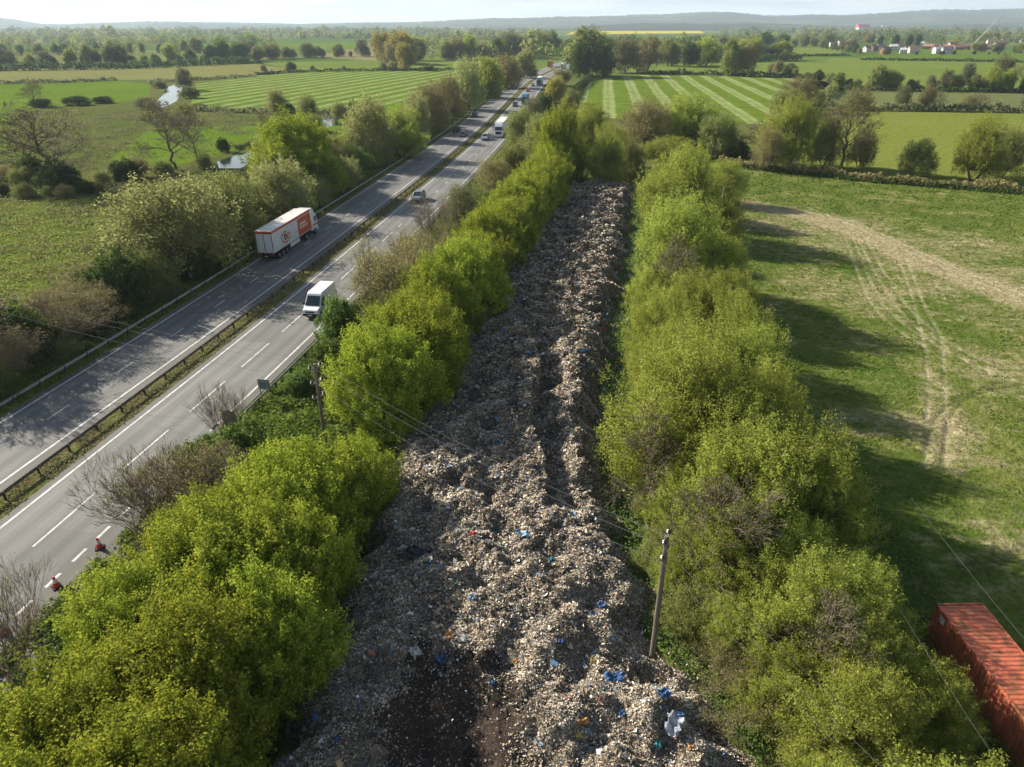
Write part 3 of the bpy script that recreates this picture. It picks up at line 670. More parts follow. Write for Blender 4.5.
# ------------------------------------------------------------------ trees
def limb(b, p0, p1, r0, r1, rng, n=5, sag=.12, segs=4):
    p0, p1 = np.array(p0, float), np.array(p1, float); L_ = np.linalg.norm(p1 - p0); pts = []
    j = rng.normal(size=3) * L_ * sag; j[2] = abs(j[2]) * .8
    for i in range(segs + 1):
        f = i / segs; pts.append(p0 * (1 - f) + p1 * f + j * math.sin(math.pi * f) * .5 + (rng.normal(size=3) * L_ * .02 if 0 < i < segs else 0))
    b.tube([tuple(q) for q in pts], [r0 * (1 - i / segs) + r1 * i / segs for i in range(segs + 1)], n, 0, False)
    return pts
def tree_proto(kind, seed, Hh, Rr, nl, ncl, per, leaf, lsize, sig, bark, zlo=.12, trunk_r=.16, stems=1, shoots=0, open_=.0, asp=1.5, limbs=14, twig=0, shellin=.72, gaps=0):
    rng = np.random.default_rng(seed)
    # lobes
    lobes = [(np.array([0, 0, Hh * (.5 + zlo * .5)]), Rr * .62, Hh * .33)]
    for i in range(nl):
        a = 2.4 * i + rng.uniform(-.5, .5); q = (i + .5) / nl
        zc = Hh * (zlo + .12 + (1 - zlo - .30) * q); env = math.sin(math.pi * min(.95, (q * .72 + .22))) ** .8
        rad = Rr * .62 * env * rng.uniform(.75, 1.15)
        lr = Rr * rng.uniform(.33, .52)
        lobes.append((np.array([math.cos(a) * rad, math.sin(a) * rad, zc]), lr, lr * rng.uniform(.8, 1.1)))
    wts = np.array([l[1] ** 2 for l in lobes]); wts /= wts.sum()
    li = rng.choice(len(lobes), ncl, p=wts)
    dirs = rng.normal(size=(ncl, 3)); dirs /= np.linalg.norm(dirs, axis=1, keepdims=True)
    rr = rng.uniform(shellin, 1.02, ncl)
    cen = np.array([lobes[k][0] for k in li]); sc = np.array([[lobes[k][1], lobes[k][1], lobes[k][2]] for k in li])
    pc = cen + dirs * sc * rr[:, None]
    pc[:, 2] = np.maximum(pc[:, 2], Hh * zlo * rng.uniform(.5, 1.2, ncl))
    if gaps:
        gd = rng.normal(size=(gaps, 3)); gd[:, 2] = gd[:, 2] * .35 + .1; gd /= np.linalg.norm(gd, axis=1, keepdims=True)
        rel = (pc - np.array([0, 0, Hh * .5])) / np.array([Rr, Rr, Hh * .5]); rl = np.linalg.norm(rel, axis=1); cs_ = (rel / (rl[:, None] + 1e-6)) @ gd.T
        ok = ~((cs_ > np.cos(rng.uniform(.22, .42, gaps))[None, :]).any(1) & (rl > .3)); pc, dirs = pc[ok], dirs[ok]; ncl = len(pc)
    root = empty('tree_proto')
    b = MB(); th_ = Hh * (.42 if stems == 1 else .25)
    fork = []
    for s_ in range(stems):
        a = rng.uniform(0, 6.28); lean = Rr * (.10 if stems == 1 else .30)
        p1 = (math.cos(a) * lean, math.sin(a) * lean, th_ * rng.uniform(.85, 1.1))
        pts = limb(b, (math.cos(a) * .12 * (stems > 1), math.sin(a) * .12 * (stems > 1), -.15), p1, trunk_r, trunk_r * .62, rng, 7, .04, 4); fork.append(pts)
    tgt = pc[rng.choice(ncl, min(limbs, ncl), replace=False)]
    for q in tgt:
        f = fork[rng.integers(len(fork))]; st_ = f[-1] if rng.uniform() < .6 else f[-2]
        pts = limb(b, st_, q, trunk_r * .42, trunk_r * .06, rng, 5, .12, 4)
        for _ in range(twig):
            k = rng.integers(1, 4); e = pc[rng.choice(ncl, 12)]; e = e[np.argmin(np.linalg.norm(e - pts[k], axis=1))]
            limb(b, pts[k], e, trunk_r * .16, trunk_r * .03, rng, 3, .12, 3)
    b.build('trunk', bark, root, smooth=True)
    # leaves
    n = ncl * per; k = np.repeat(np.arange(ncl), per)
    g = rng.normal(size=(n, 3)) * sig
    if shoots:
        up = rng.uniform(size=ncl) < .55; dv = dirs * np.array([1, 1, .4]) * .45 + np.array([0, 0, 1.0]); tt = rng.uniform(-.3, 1, n)
        g = np.where(up[k][:, None], g * .55 + dv[k] * tt[:, None] * shoots, g)
    Pq = pc[k] + g
    Pq[:, 2] = np.maximum(Pq[:, 2], .08)
    nn = dirs[k] * .55 + rng.normal(size=(n, 3)) * .75 + np.array([0, 0, .35])
    keep = rng.uniform(size=n) > open_
    V, F = quads(Pq[keep], nn[keep], lsize, rng, asp)
    cv = np.clip(rng.normal(.5, .22, ncl)[k] + rng.normal(0, .18, n), 0, 1)[keep]
    np_mesh('crown', V, F, leaf, {'v': ('FACE', cv)}, parent=root)
    return dict(root=root, H=Hh, R=Rr, used=False)
def bare_proto(seed, Hh, Rr, bark, leaf, nbud, bsize, stems=6, depth_=4, trunk_r=.07, tree=False, tw=.012, up=.12):
    """leafless shrub or tree: branching twigs and a few buds"""
    rng = np.random.default_rng(seed); root = empty('tree_proto'); b = MB(); b2 = MB(); tips = []
    def grow(p, dirv, L_, r, lv):
        p1 = p + dirv * L_; thick = lv < 2
        pts = limb(b if thick else b2, p, p1, r, max(tw, r * .66), rng, 5 if thick else 3, .10, 3 if lv < 3 else 1)
        if lv >= depth_: tips.append(p1); return
        for i in range(4 if lv in (1, 2) else 3):
            d2 = dirv + rng.normal(size=3) * .42; d2[2] += up; d2 /= np.linalg.norm(d2)
            q = pts[-1] if i < 2 else pts[rng.integers(max(1, len(pts) - 3), len(pts))]
            grow(np.array(q), d2, L_ * rng.uniform(.58, .82), max(tw, r * .55), lv + 1)
    if tree:
        pts = limb(b, (0, 0, -.15), (.12 * Rr * rng.normal(), .12 * Rr * rng.normal(), Hh * .80), trunk_r, trunk_r * .15, rng, 8, .06, 9)
        for i in range(stems):
            f = .28 + .66 * (i + .5) / stems; q = f * 9; k0 = min(8, int(q)); p0 = np.array(pts[k0]) * (1 - q + k0) + np.array(pts[k0 + 1]) * (q - k0)
            a = 2.4 * i + rng.uniform(-.5, .5); el_ = .35 + .75 * f + rng.uniform(-.15, .15); d2 = np.array([math.cos(a) * math.cos(el_), math.sin(a) * math.cos(el_), math.sin(el_)])
            grow(p0, d2, Hh * (.24 - .13 * f) * rng.uniform(.8, 1.25), trunk_r * .5 * (1.05 - .75 * f), 1)
    else:
        for i in range(stems):
            a = 6.28 * i / stems + rng.uniform(-.4, .4); s_ = rng.uniform(.15, .8); d2 = np.array([math.cos(a) * s_, math.sin(a) * s_, 1]); d2 /= np.linalg.norm(d2)
            grow(np.array([math.cos(a) * .25, math.sin(a) * .25, -.1]), d2, Hh * .32, trunk_r * rng.uniform(.6, 1), 1)
    V = np.array(b.v + b2.v); ex = np.percentile(np.abs(V[:, :2]), 96); hz = np.percentile(V[:, 2], 99.5); k = np.array([Rr / ex, Rr / ex, Hh / hz])
    b.v = [tuple(np.array(q) * k) for q in b.v]; tips = np.array(tips) * k
    b.build('trunk', bark, root, smooth=True)
    Vt = np.array(b2.v) * k; Ft = np.array(b2.f)
    n = nbud; ti = rng.integers(len(tips), size=n)
    Pq = tips[ti] + rng.normal(size=(n, 3)) * Rr * .045
    Vq, Fq = quads(Pq, rng.normal(size=(n, 3)), bsize, rng, 1.4)
    np_mesh('crown', np.vstack([Vt, Vq]), np.vstack([Ft, Fq + len(Vt)]), ['twig', leaf], {'v': ('FACE', np.concatenate([np.zeros(len(Ft)), rng.uniform(0, 1, n)]))}, np.concatenate([np.zeros(len(Ft)), np.ones(n)]), parent=root)
    return dict(root=root, H=Hh, R=Rr, used=False)
PR = {}
# near: dense fresh green row
for i in range(3): PR['lime%d' % i] = tree_proto('lime', 100 + i, 8, 4.3, 18, 1500, 76, 'leaf_lime', .096, .22, 'bark', .06, .10, 5, .85, 0, 1.35, 22, 2, .72, 5)
for i in range(3): PR['willow%d' % i] = tree_proto('willow', 200 + i, 11, 5.3, 23, 2600, 34, 'leaf_willow', .074, .24, 'bark', .05, .25, 2, .60, .0, 2.3, 60, 5, .42, 8)
for i in range(2): PR['bush%d' % i] = tree_proto('bush', 300 + i, 4, 3, 9, 420, 40, 'leaf_green', .15, .24, 'bark', .02, .05, 4, .3, 0, 1.4, 12, 0)
PR['darkbush'] = tree_proto('bush', 310, 6, 4.5, 13, 700, 44, 'leaf_dark', .15, .30, 'bark', .02, .08, 4, .2, 0, 1.4, 10, 0)
for i in range(2): PR['pale%d' % i] = tree_proto('pale', 320 + i, 8, 4.5, 15, 820, 38, 'leaf_olive' if i else 'leaf_pale', .115, .30, 'bark', .05, .10, 4, .7, .12, 1.8, 40, 4, .45)
for i in range(3): PR['bareshrub%d' % i] = bare_proto(400 + i, 5, 3.2, 'twig', 'leaf_brown', [9000, 26000, 1500][i], .055, [16, 16, 9][i], 5, .045, False, .007, .16)
for i in range(3): PR['baretree%d' % i] = bare_proto(420 + i, 11, 4.4, 'bark', 'leaf_olive', [4000, 2500, 9000][i], .09, 15, 5, .22, True, .016, .07)
# middle distance and far: coarser
for nm, lf, sd_ in [('olive', 'leaf_olive', 500), ('green', 'leaf_green', 510), ('dark', 'leaf_dark', 520), ('brown', 'leaf_brown', 530), ('gold', 'leaf_gold', 540), ('paled', 'leaf_pale', 550), ('grey', 'leaf_grey', 560), ('limed', 'leaf_lime', 570), ('willowd', 'leaf_willow', 580)]:
    PR['m_' + nm] = tree_proto(nm, sd_, 10, 5, 13, 420, 36, lf, .27, .55, 'bark', .04, .20, 1, .5, .1 if nm not in ('brown', 'grey') else .45, 1.4, 12, 0, .6)
for nm, lf, op in [('brownt', 'leaf_brown', .3), ('greyt', 'leaf_grey', .3), ('goldt', 'leaf_gold', .2), ('greent', 'leaf_green', .1)]:
    PR[nm] = tree_proto(nm, 600 + len(nm) + ord(nm[0]), 9, 4.6, 14, 900, 34, lf, .115, .34, 'bark', .10, .14, 2, .4, op, 1.6, 40, 4, .55)
FINE = {'m_olive': 'pale1', 'm_willowd': 'willow1', 'm_paled': 'pale0', 'm_limed': 'lime1', 'm_brown': 'brownt', 'm_grey': 'greyt', 'm_gold': 'goldt', 'm_green': 'greent', 'm_dark': 'darkbush'}
for nm, lf, sd_ in [('olive', 'leaf_olive', 501), ('green', 'leaf_green', 511), ('dark', 'leaf_dark', 521), ('brown', 'leaf_brown', 531), ('grey', 'leaf_grey', 561), ('willowd', 'leaf_willow', 581)]:
    PR['m_' + nm + '_b'] = tree_proto(nm, sd_, 10, 5, 8, 360, 36, lf, .27, .62, 'bark', .02, .20, 2, .6, .15 if nm not in ('brown', 'grey') else .4, 1.4, 14, 1, .5)
PR['poplar'] = tree_proto('poplar', 590, 14, 2.2, 10, 200, 22, 'leaf_dark', .5, .5, 'bark', .06, .2, 1, .5, 0, 1.3, 4, 0)
def plant(key, x, y, h, r, name, label, cat, group, rz=None, z=0.0):
    if y < 300 and key in FINE: key = FINE[key]
    if key + '_b' in PR and random.random() < .5: key += '_b'
    p = PR[key]; src = p['root']
    if p['used']:
        o = src.copy(); COL.objects.link(o)
        for ch in src.children: c = ch.copy(); COL.objects.link(c); c.parent = o
    else: o = src; p['used'] = True
    for q in ('label', 'category', 'group'):
        if q in o: del o[q]
    o.name = name
    o.location = (x, y, z); o.rotation_euler = (0, 0, random.uniform(0, 6.283) if rz is None else rz)
    s = r / p['R']; o.scale = (s, s * random.uniform(.9, 1.1), h / p['H'])
    return tag(o, label, cat, group)
# ------------------------------------------------------------------ planting
random.seed(21)
GL = 'fresh green trees between the road and the waste'
front = [(-13.4, 34.8, 8.0, 4.7), (-17.7, 31.2, 6.8, 3.8), (-15.2, 28.0, 8.2, 4.4), (-18.4, 25.4, 6.8, 3.8), (-14.3, 22.6, 8.0, 4.3), (-18.0, 19.8, 7.0, 4.0), (-13.6, 17.0, 7.6, 4.2), (-18.4, 14.6, 7.2, 4.0), (-21.0, 17.6, 4.6, 2.9), (-12.0, 29.6, 7.8, 3.7), (-11.6, 24.6, 7.2, 3.5), (-10.8, 38.4, 6.2, 3.5)]
fl = ['lime green tree at the far tip of the near clump beside the pole gap', 'lime green tree on the road side of the near clump next to the brown shrub', 'tallest lime green tree in the middle of the near clump',
      'fresh green tree of the near clump leaning to the road by the traffic cones', 'big lime green tree of the near clump overhanging the dark bare soil', 'lime green tree in the near corner of the clump by the road',
      'lime green tree at the near edge of the clump above the shady waste', 'nearest lime green tree on the road side of the clump', 'low lime green tree at the road edge beside the bare roadside sapling', 'small shaded green tree at the waste side of the near clump', 'lowest shaded green tree leaning over the dark bare soil', 'small lime green tree at the waste side right below the pole gap']
for i, ((x, y, h, r), lab) in enumerate(zip(front, fl)):
    plant('lime%d' % (i % 3), x, y, h, r, 'field_maple', lab, 'tree', GL)
Yc = 50.5; i = 0
while Yc < 158:
    x = -14.7 + (Yc - 30) * .2 + random.uniform(-.7, .7) + (.6 if Yc < 62 else 0)
    dom = .5 + .5 * math.sin((Yc - 46) / 19 * 6.283 - 1.2)
    h = 7.6 + 1.5 * dom + random.uniform(-.4, .4) + (.5 if Yc > 135 else 0) + (.9 if Yc < 72 else 0); r = 4.4 + .8 * dom
    plant('lime%d' % ((i * 2 + i // 3) % 3), x, Yc, h, r, 'field_maple', 'lime green tree, %s beyond the pole gap in the row along the waste' % nth(i), 'tree', GL)
    Yc += 5.6 + random.uniform(-.6, .6); i += 1
GW = 'olive green willows between the waste and the worn field'
wl = [(11.4, 41.8, 13.0, 5.2, 'willow with a visible forked trunk beside the waste opposite the trench'), (13.6, 34, 10.2, 4.8, 'willow with a dark bare stem behind the right pole'),
      (16.2, 41, 11.0, 4.7, 'broad willow behind the forked willow, toward the field'), (17.6, 35.0, 9.4, 4.5, 'broad willow whose crown bulges over the long field shadow'),
      (17.0, 27.6, 6.2, 3.6, 'willow with pale bare branches beside the red container'), (14.2, 26.2, 7.4, 3.6, 'low willow just right of the pole foot'),
      (18.4, 22.2, 4.8, 2.7, 'willow leaning along the red container side'), (14.4, 20.6, 6.6, 3.6, 'low willow at the near tip of the waste'), (12.2, 30.4, 6.2, 3.2, 'bushy young willow behind the right pole foot'), (11.6, 26.8, 4.4, 2.3, 'small leafy bush right behind the pole foot'), (10.0, 31.4, 4.6, 2.3, 'small leafy bush on the waste rim left of the right pole top'), (12.6, 23.2, 4.6, 2.5, 'olive bush at the waste edge nearest the pole pit'), (13.4, 17.6, 4.6, 2.6, 'olive bush at the lower tip of the waste'), (13.6, 38.0, 10.2, 4.6, 'willow in the dark gap between the forked willow and the dark stemmed one'), (13.8, 46.2, 9.8, 4.6, 'willow filling the row just beyond the forked willow'), (15.8, 24.2, 6.0, 3.4, 'feathery low willow between the pole and the container foot'), (11.0, 36.0, 6.2, 3.0, 'low willow drooping to the waste below the forked willow'), (11.4, 46.8, 7.4, 3.2, 'low willow drooping over the waste rim beyond the forked willow'), (12.6, 53.8, 7.4, 3.2, 'low willow on the waste rim beside the trench head'), (15.4, 30.8, 6.2, 3.4, 'leafy willow between the pole and the red container'),
      (16.2, 16.0, 6.4, 3.6, 'nearest willow below the red container'), (14.8, 51, 10.2, 5.0, 'willow beyond the forked willow along the waste'), (18.6, 50, 9.4, 4.4, 'willow beyond the broad pair at the field side'),
      (13.6, 59.4, 9.4, 4.0, 'rounded willow along the waste beyond the trench'), (17.6, 64, 9.8, 4.8, 'willow in the middle of the row with a dark snag'), (20.4, 58.5, 9.2, 4.2, 'willow at the field edge casting the upper long shadow'),
      (15.2, 71, 7.6, 3.8, 'lower willow at the waste edge before the tall round one'), (19.6, 79, 13.6, 6.6, 'tall round willow with a dark trunk halfway up the waste'), (24.6, 83, 8.2, 4.4, 'willow at the field edge beside the tall round one'),
      (22.2, 70, 7.8, 4.0, 'low willow on the field side of the row'), (23.2, 95, 6.4, 3.6, 'small willow in the dip between the two tall round ones'), (25.6, 110, 14.4, 6.6, 'second tall round willow near the far end of the waste'),
      (31.0, 103, 7.4, 3.8, 'willow by the pale thin pole'), (28.0, 124, 10.0, 5.2, 'willow behind the second tall round one'), (33.5, 118, 8.4, 4.6, 'willow at the far corner of the worn field'), (38.6, 133, 8.2, 5.0, 'willow at the top of the worn field')]
for i, (x, y, h, r, lab) in enumerate(wl):
    plant('willow%d' % (i % 3), x, y, h, r, 'willow_tree', lab, 'tree', GW)
def treepx(key, px, pyb, pyt, wpx, name, lab, cat, grp, z=0):
    x, y = G(px, pyb); dp = depth(y); h = (pyb - pyt) * dp / FPX * 1.06; r = wpx * .5 * dp / FPX
    return plant(key, x, y, max(h, .5), max(r, .4), name, lab, cat, grp, z=z)
plant('baretree1', 8.9, 37.4, 8.4, 2.7, 'bare_tree', 'thin forked tree with dark bare limbs before the willows beside the waste', 'tree', GW, .6, z=.3)
plant('baretree0', 11.0, 31.2, 8.6, 2.6, 'bare_tree', 'dark stemmed half bare tree before the willows right of the pole top', 'tree', GW, 2.2)
plant('baretree1', 15.2, 23.0, 7.2, 2.8, 'bare_tree', 'pale branched half dead tree among the willows near the red container', 'tree', GW, 1.2)
plant('baretree0', 17.2, 72.0, 10.0, 3.0, 'bare_tree', 'dark forked snag before the tall round willow', 'tree', GW, 4.0)
# near verge shrubs
GV = 'shrubs on the near verge'
for key, px, pyb, pyt, wpx, nm, lab in [
    ('bareshrub1', 405, 334, 248, 84, 'shrub', 'big russet brown shrub hanging over the carriageway by the white van'),
    ('bareshrub1', 425, 300, 235, 60, 'shrub', 'brown shrub behind the big russet one on the verge'),
    ('bush0', 345, 352, 305, 50, 'shrub', 'dark green bush on the verge in front of the white van'),
    ('bareshrub0', 197, 538, 446, 108, 'shrub', 'big brown twiggy shrub on the verge between the cones'),
    ('bareshrub2', 160, 548, 448, 90, 'shrub', 'bare pale twigs rising left of the big twiggy shrub'),
    ('bareshrub2', 232, 458, 385, 50, 'shrub', 'thin bare sapling over the round sign on the verge'),
    ('bush1', 246, 478, 420, 70, 'shrub', 'bright green bush beside the round sign on the verge'),
    ('bareshrub2', 22, 690, 560, 90, 'shrub', 'thin leafless sapling at the road edge beside the nearest cone'),
    ('bareshrub2', 436, 268, 200, 40, 'shrub', 'thin bare sapling on the verge below the grey car ahead of the van'),
    ('m_grey', 462, 232, 185, 44, 'shrub', 'greyish shrub against the lime green row beyond the sapling'),
    ('m_brown', 494, 197, 160, 40, 'shrub', 'golden brown shrub on the verge below the white lorry'),
    ('m_olive', 514, 180, 147, 36, 'shrub', 'olive shrub on the verge below the white lorry'),
    ('bush1', 300, 392, 372, 40, 'shrub', 'low green shrub behind the near guard rail'),
    ('bush0', 330, 372, 345, 40, 'shrub', 'low leafy shrub between the guard rail and the left pole'),
    ('bush0', 205, 470, 440, 60, 'shrub', 'dull green shrub behind the twiggy brown one')]:
    treepx(key, px, pyb, pyt, wpx, nm, lab, 'shrub', GV)
for i, (key, x, y, h, r, lab) in enumerate([('bareshrub1', 11.4, 24.2, 3.0, 2.2, 'brown twiggy shrub beside the pit at the pole foot'), ('bareshrub1', 13.8, 21.0, 2.8, 2.2, 'brown twiggy shrub at the lower right rim of the waste'), ('pale1', 9.9, 28.6, 3.4, 2.0, 'olive shrub just behind the right pole'), ('pale1', 12.9, 25.6, 3.6, 2.2, 'olive shrub to the right of the pole pit'), ('brownt', 13.2, 18.6, 3.0, 2.0, 'brown leafy shrub at the lower tip of the waste'), ('bush1', 12.2, 22.0, 1.8, 1.6, 'small bright green bush at the right rim of the waste'), ('bareshrub1', -8.6, 36.6, 1.6, 1.6, 'brown dead shrub on the left rim of the waste beside the sunny patch'), ('pale1', 9.0, 33.6, 3.2, 1.8, 'olive shrub on the right rim across from the sunny crest'), ('pale1', 9.4, 39.0, 2.8, 1.6, 'olive shrub below the forked willow')]):
    plant(key, x, y, h, r, 'shrub', lab, 'shrub', 'shrubs along the rim of the waste')
# thicket along the far verge: key plants, then filling
GT = 'thicket along the far verge of the road'
for key, px, pyb, pyt, wpx, nm, lab in [
    ('darkbush', 124, 312, 258, 84, 'shrub', 'rounded dark green bush in the thicket above the long guard rail'),
    ('pale0', 180, 276, 188, 130, 'tree', 'large pale willow like bush in the thicket beside the lorry'),
    ('pale1', 228, 250, 180, 90, 'tree', 'olive bush in the thicket just behind the lorry roof'),
    ('m_limed', 306, 196, 126, 96, 'tree', 'bright yellow green round tree in the thicket beyond the lorry'),
    ('m_limed', 276, 200, 152, 44, 'tree', 'smaller yellow green tree left of the bright round one'),
    ('m_paled', 338, 192, 160, 42, 'tree', 'small pale green round bush right of the bright yellow green tree'),
    ('m_paled', 285, 222, 165, 74, 'tree', 'pale grey green bush in front of the bright yellow green tree'),
    ('m_olive', 245, 232, 178, 60, 'tree', 'olive tree between the pale bushes and the lorry cab'),
    ('bareshrub1', 85, 330, 285, 70, 'shrub', 'brown leafless shrub left of the rounded dark bush'),
    ('bareshrub0', 62, 352, 300, 84, 'shrub', 'brown twiggy shrub under the overhead wires'),
    ('darkbush', 20, 362, 308, 90, 'shrub', 'dark leafy bush at the left under the overhead wires'),
    ('bareshrub0', 10, 392, 330, 60, 'shrub', 'dull brown shrub beside the end of the long guard rail'),
    ('bush1', 8, 400, 368, 36, 'shrub', 'light green sprouting bush beside the end of the long guard rail'),
    ('bush0', 72, 350, 330, 30, 'shrub', 'small green bush low behind the long guard rail'),
    ('bareshrub1', 100, 300, 265, 50, 'shrub', 'yellow brown shrub behind the rounded dark bush'),
    ('pale1', 150, 300, 250, 60, 'shrub', 'drooping olive shrub right of the rounded dark bush'),
    ('bush0', 195, 278, 252, 40, 'shrub', 'green shrub at the foot of the large pale bush'),
    ('bareshrub1', 330, 178, 140, 40, 'shrub', 'brown shrub beyond the bright yellow green tree'),
    ('m_paled', 372, 165, 105, 60, 'tree', 'pale feathery tree over the far verge beside the dark car'),
    ('m_willowd', 402, 158, 112, 56, 'tree', 'olive green tree over the far verge beside the dark car'),
    ('m_brown', 430, 132, 88, 46, 'tree', 'brown tree over the far verge beside the dark blue car'),
    ('m_brown', 450, 122, 80, 40, 'tree', 'second brown tree further along the far verge'),
    ('m_paled', 418, 140, 100, 36, 'tree', 'pale tree between the olive and brown ones on the far verge'),
    ('m_paled', 468, 110, 66, 40, 'tree', 'pale olive tree on the far verge level with the blue truck'),
    ('m_willowd', 488, 98, 62, 36, 'tree', 'light olive tree on the far verge beside the black car'),
    ('m_brown', 508, 88, 58, 30, 'tree', 'brown tree on the far verge beside the dark truck'),
    ('m_paled', 524, 78, 54, 26, 'tree', 'pale tree on the far verge at the bend of the road')]:
    treepx(key, px, pyb, pyt, wpx, nm, lab, 'shrub' if nm == 'shrub' else 'tree', GT)
k_ = 0
ykeys = ['bareshrub0', 'darkbush', 'pale1', 'bareshrub1', 'bush0', 'pale0']; fkeys = ['m_olive', 'm_brown', 'm_paled', 'm_dark', 'm_grey', 'm_willowd', 'm_green']
yq = 44.0
while yq < 560:
    near_ = yq < 150
    for lane in range(2):
        offq = -(13.8 + lane * 5.5 + random.uniform(-.6, 1.4)) - (1.2 if not near_ else 0)
        x, y = RP(yq + random.uniform(-1, 1), offq)
        if 92 < yq < 122 and lane == 0: pass
        h = random.uniform(1.7, 3.0) if yq < 92 else random.uniform(3.2, 5.5) if near_ else random.uniform(4.5, 8.0)
        r = h * (random.uniform(.8, 1.1) if yq < 92 else random.uniform(.55, .8))
        key = random.choice(ykeys if near_ else fkeys)
        plant(key, x, y, h, r, 'thicket_shrub', '%s shrub, %s from the near end of the far verge thicket' % ({'bareshrub0': 'brown', 'bareshrub1': 'russet', 'darkbush': 'dark', 'pale1': 'olive', 'pale0': 'pale', 'bush0': 'green', 'm_olive': 'olive', 'm_brown': 'brown', 'm_paled': 'pale', 'm_dark': 'dark', 'm_grey': 'grey', 'm_willowd': 'yellowish', 'm_green': 'green'}[key], nth(k_)), 'shrub', GT); k_ += 1
    yq += random.uniform(4.5, 6.5) * (1 if near_ else 1.0 + yq / 330)
# one leafless tree at the left whose shadow falls over the road
plant('baretree0', -49.5, 58.0, 8.6, 4.6, 'bare_tree', 'leafless tree at the left end of the thicket throwing a twiggy shadow on the road', 'tree', GT)
# far side of near verge beyond the lime row
GN = 'shrubs and trees where the lime green row meets the road'
for i, (key, px, pyb, pyt, wpx, lab) in enumerate([
    ('m_olive', 540, 160, 118, 44, 'olive tree behind the far end of the lime green row'), ('m_limed', 556, 186, 118, 56, 'last dome of lime green leaves at the far end of the row'), ('m_willowd', 585, 165, 108, 54, 'olive tree at the far end of the waste'),
    ('m_olive', 520, 150, 112, 34, 'olive shrub between the road and the lime green row near the blue truck'), ('m_grey', 532, 130, 100, 30, 'grey green shrub by the road beyond the white lorry'), ('m_gold', 555, 103, 80, 24, 'golden yellow bush by the road before the striped field'),
    ('m_dark', 545, 118, 98, 26, 'dark shrub below the golden yellow bush'), ('m_brown', 562, 86, 70, 24, 'brown shrub above the golden yellow bush'), ('m_olive', 572, 112, 92, 22, 'olive shrub right of the golden yellow bush'),
    ('m_willowd', 604, 190, 138, 50, 'bushy olive tree standing at the blunt far end of the waste'), ('m_olive', 626, 184, 142, 36, 'small olive tree at the far right end of the waste'), ('m_willowd', 610, 178, 128, 52, 'olive tree closing the far end of the waste'), ('m_brown', 642, 152, 104, 60, 'brown budding tree between the waste and the striped field'), ('m_willowd', 690, 150, 100, 80, 'broad olive brown tree before the striped field'),
    ('m_brown', 672, 146, 106, 50, 'russet tree between the two broad ones before the striped field'), ('m_olive', 716, 158, 118, 46, 'olive tree at the corner of the striped field'), ('m_dark', 628, 176, 158, 40, 'dark bush at the far end of the waste'),
    ('m_willowd', 668, 168, 140, 60, 'yellowish bush behind the tall round willow'), ('m_dark', 735, 158, 142, 30, 'dark bush at the hedge corner'), ('m_olive', 598, 150, 120, 36, 'small olive tree left of the striped field')]):
    treepx(key, px, pyb, pyt, wpx, 'tree', lab, 'tree', GN)

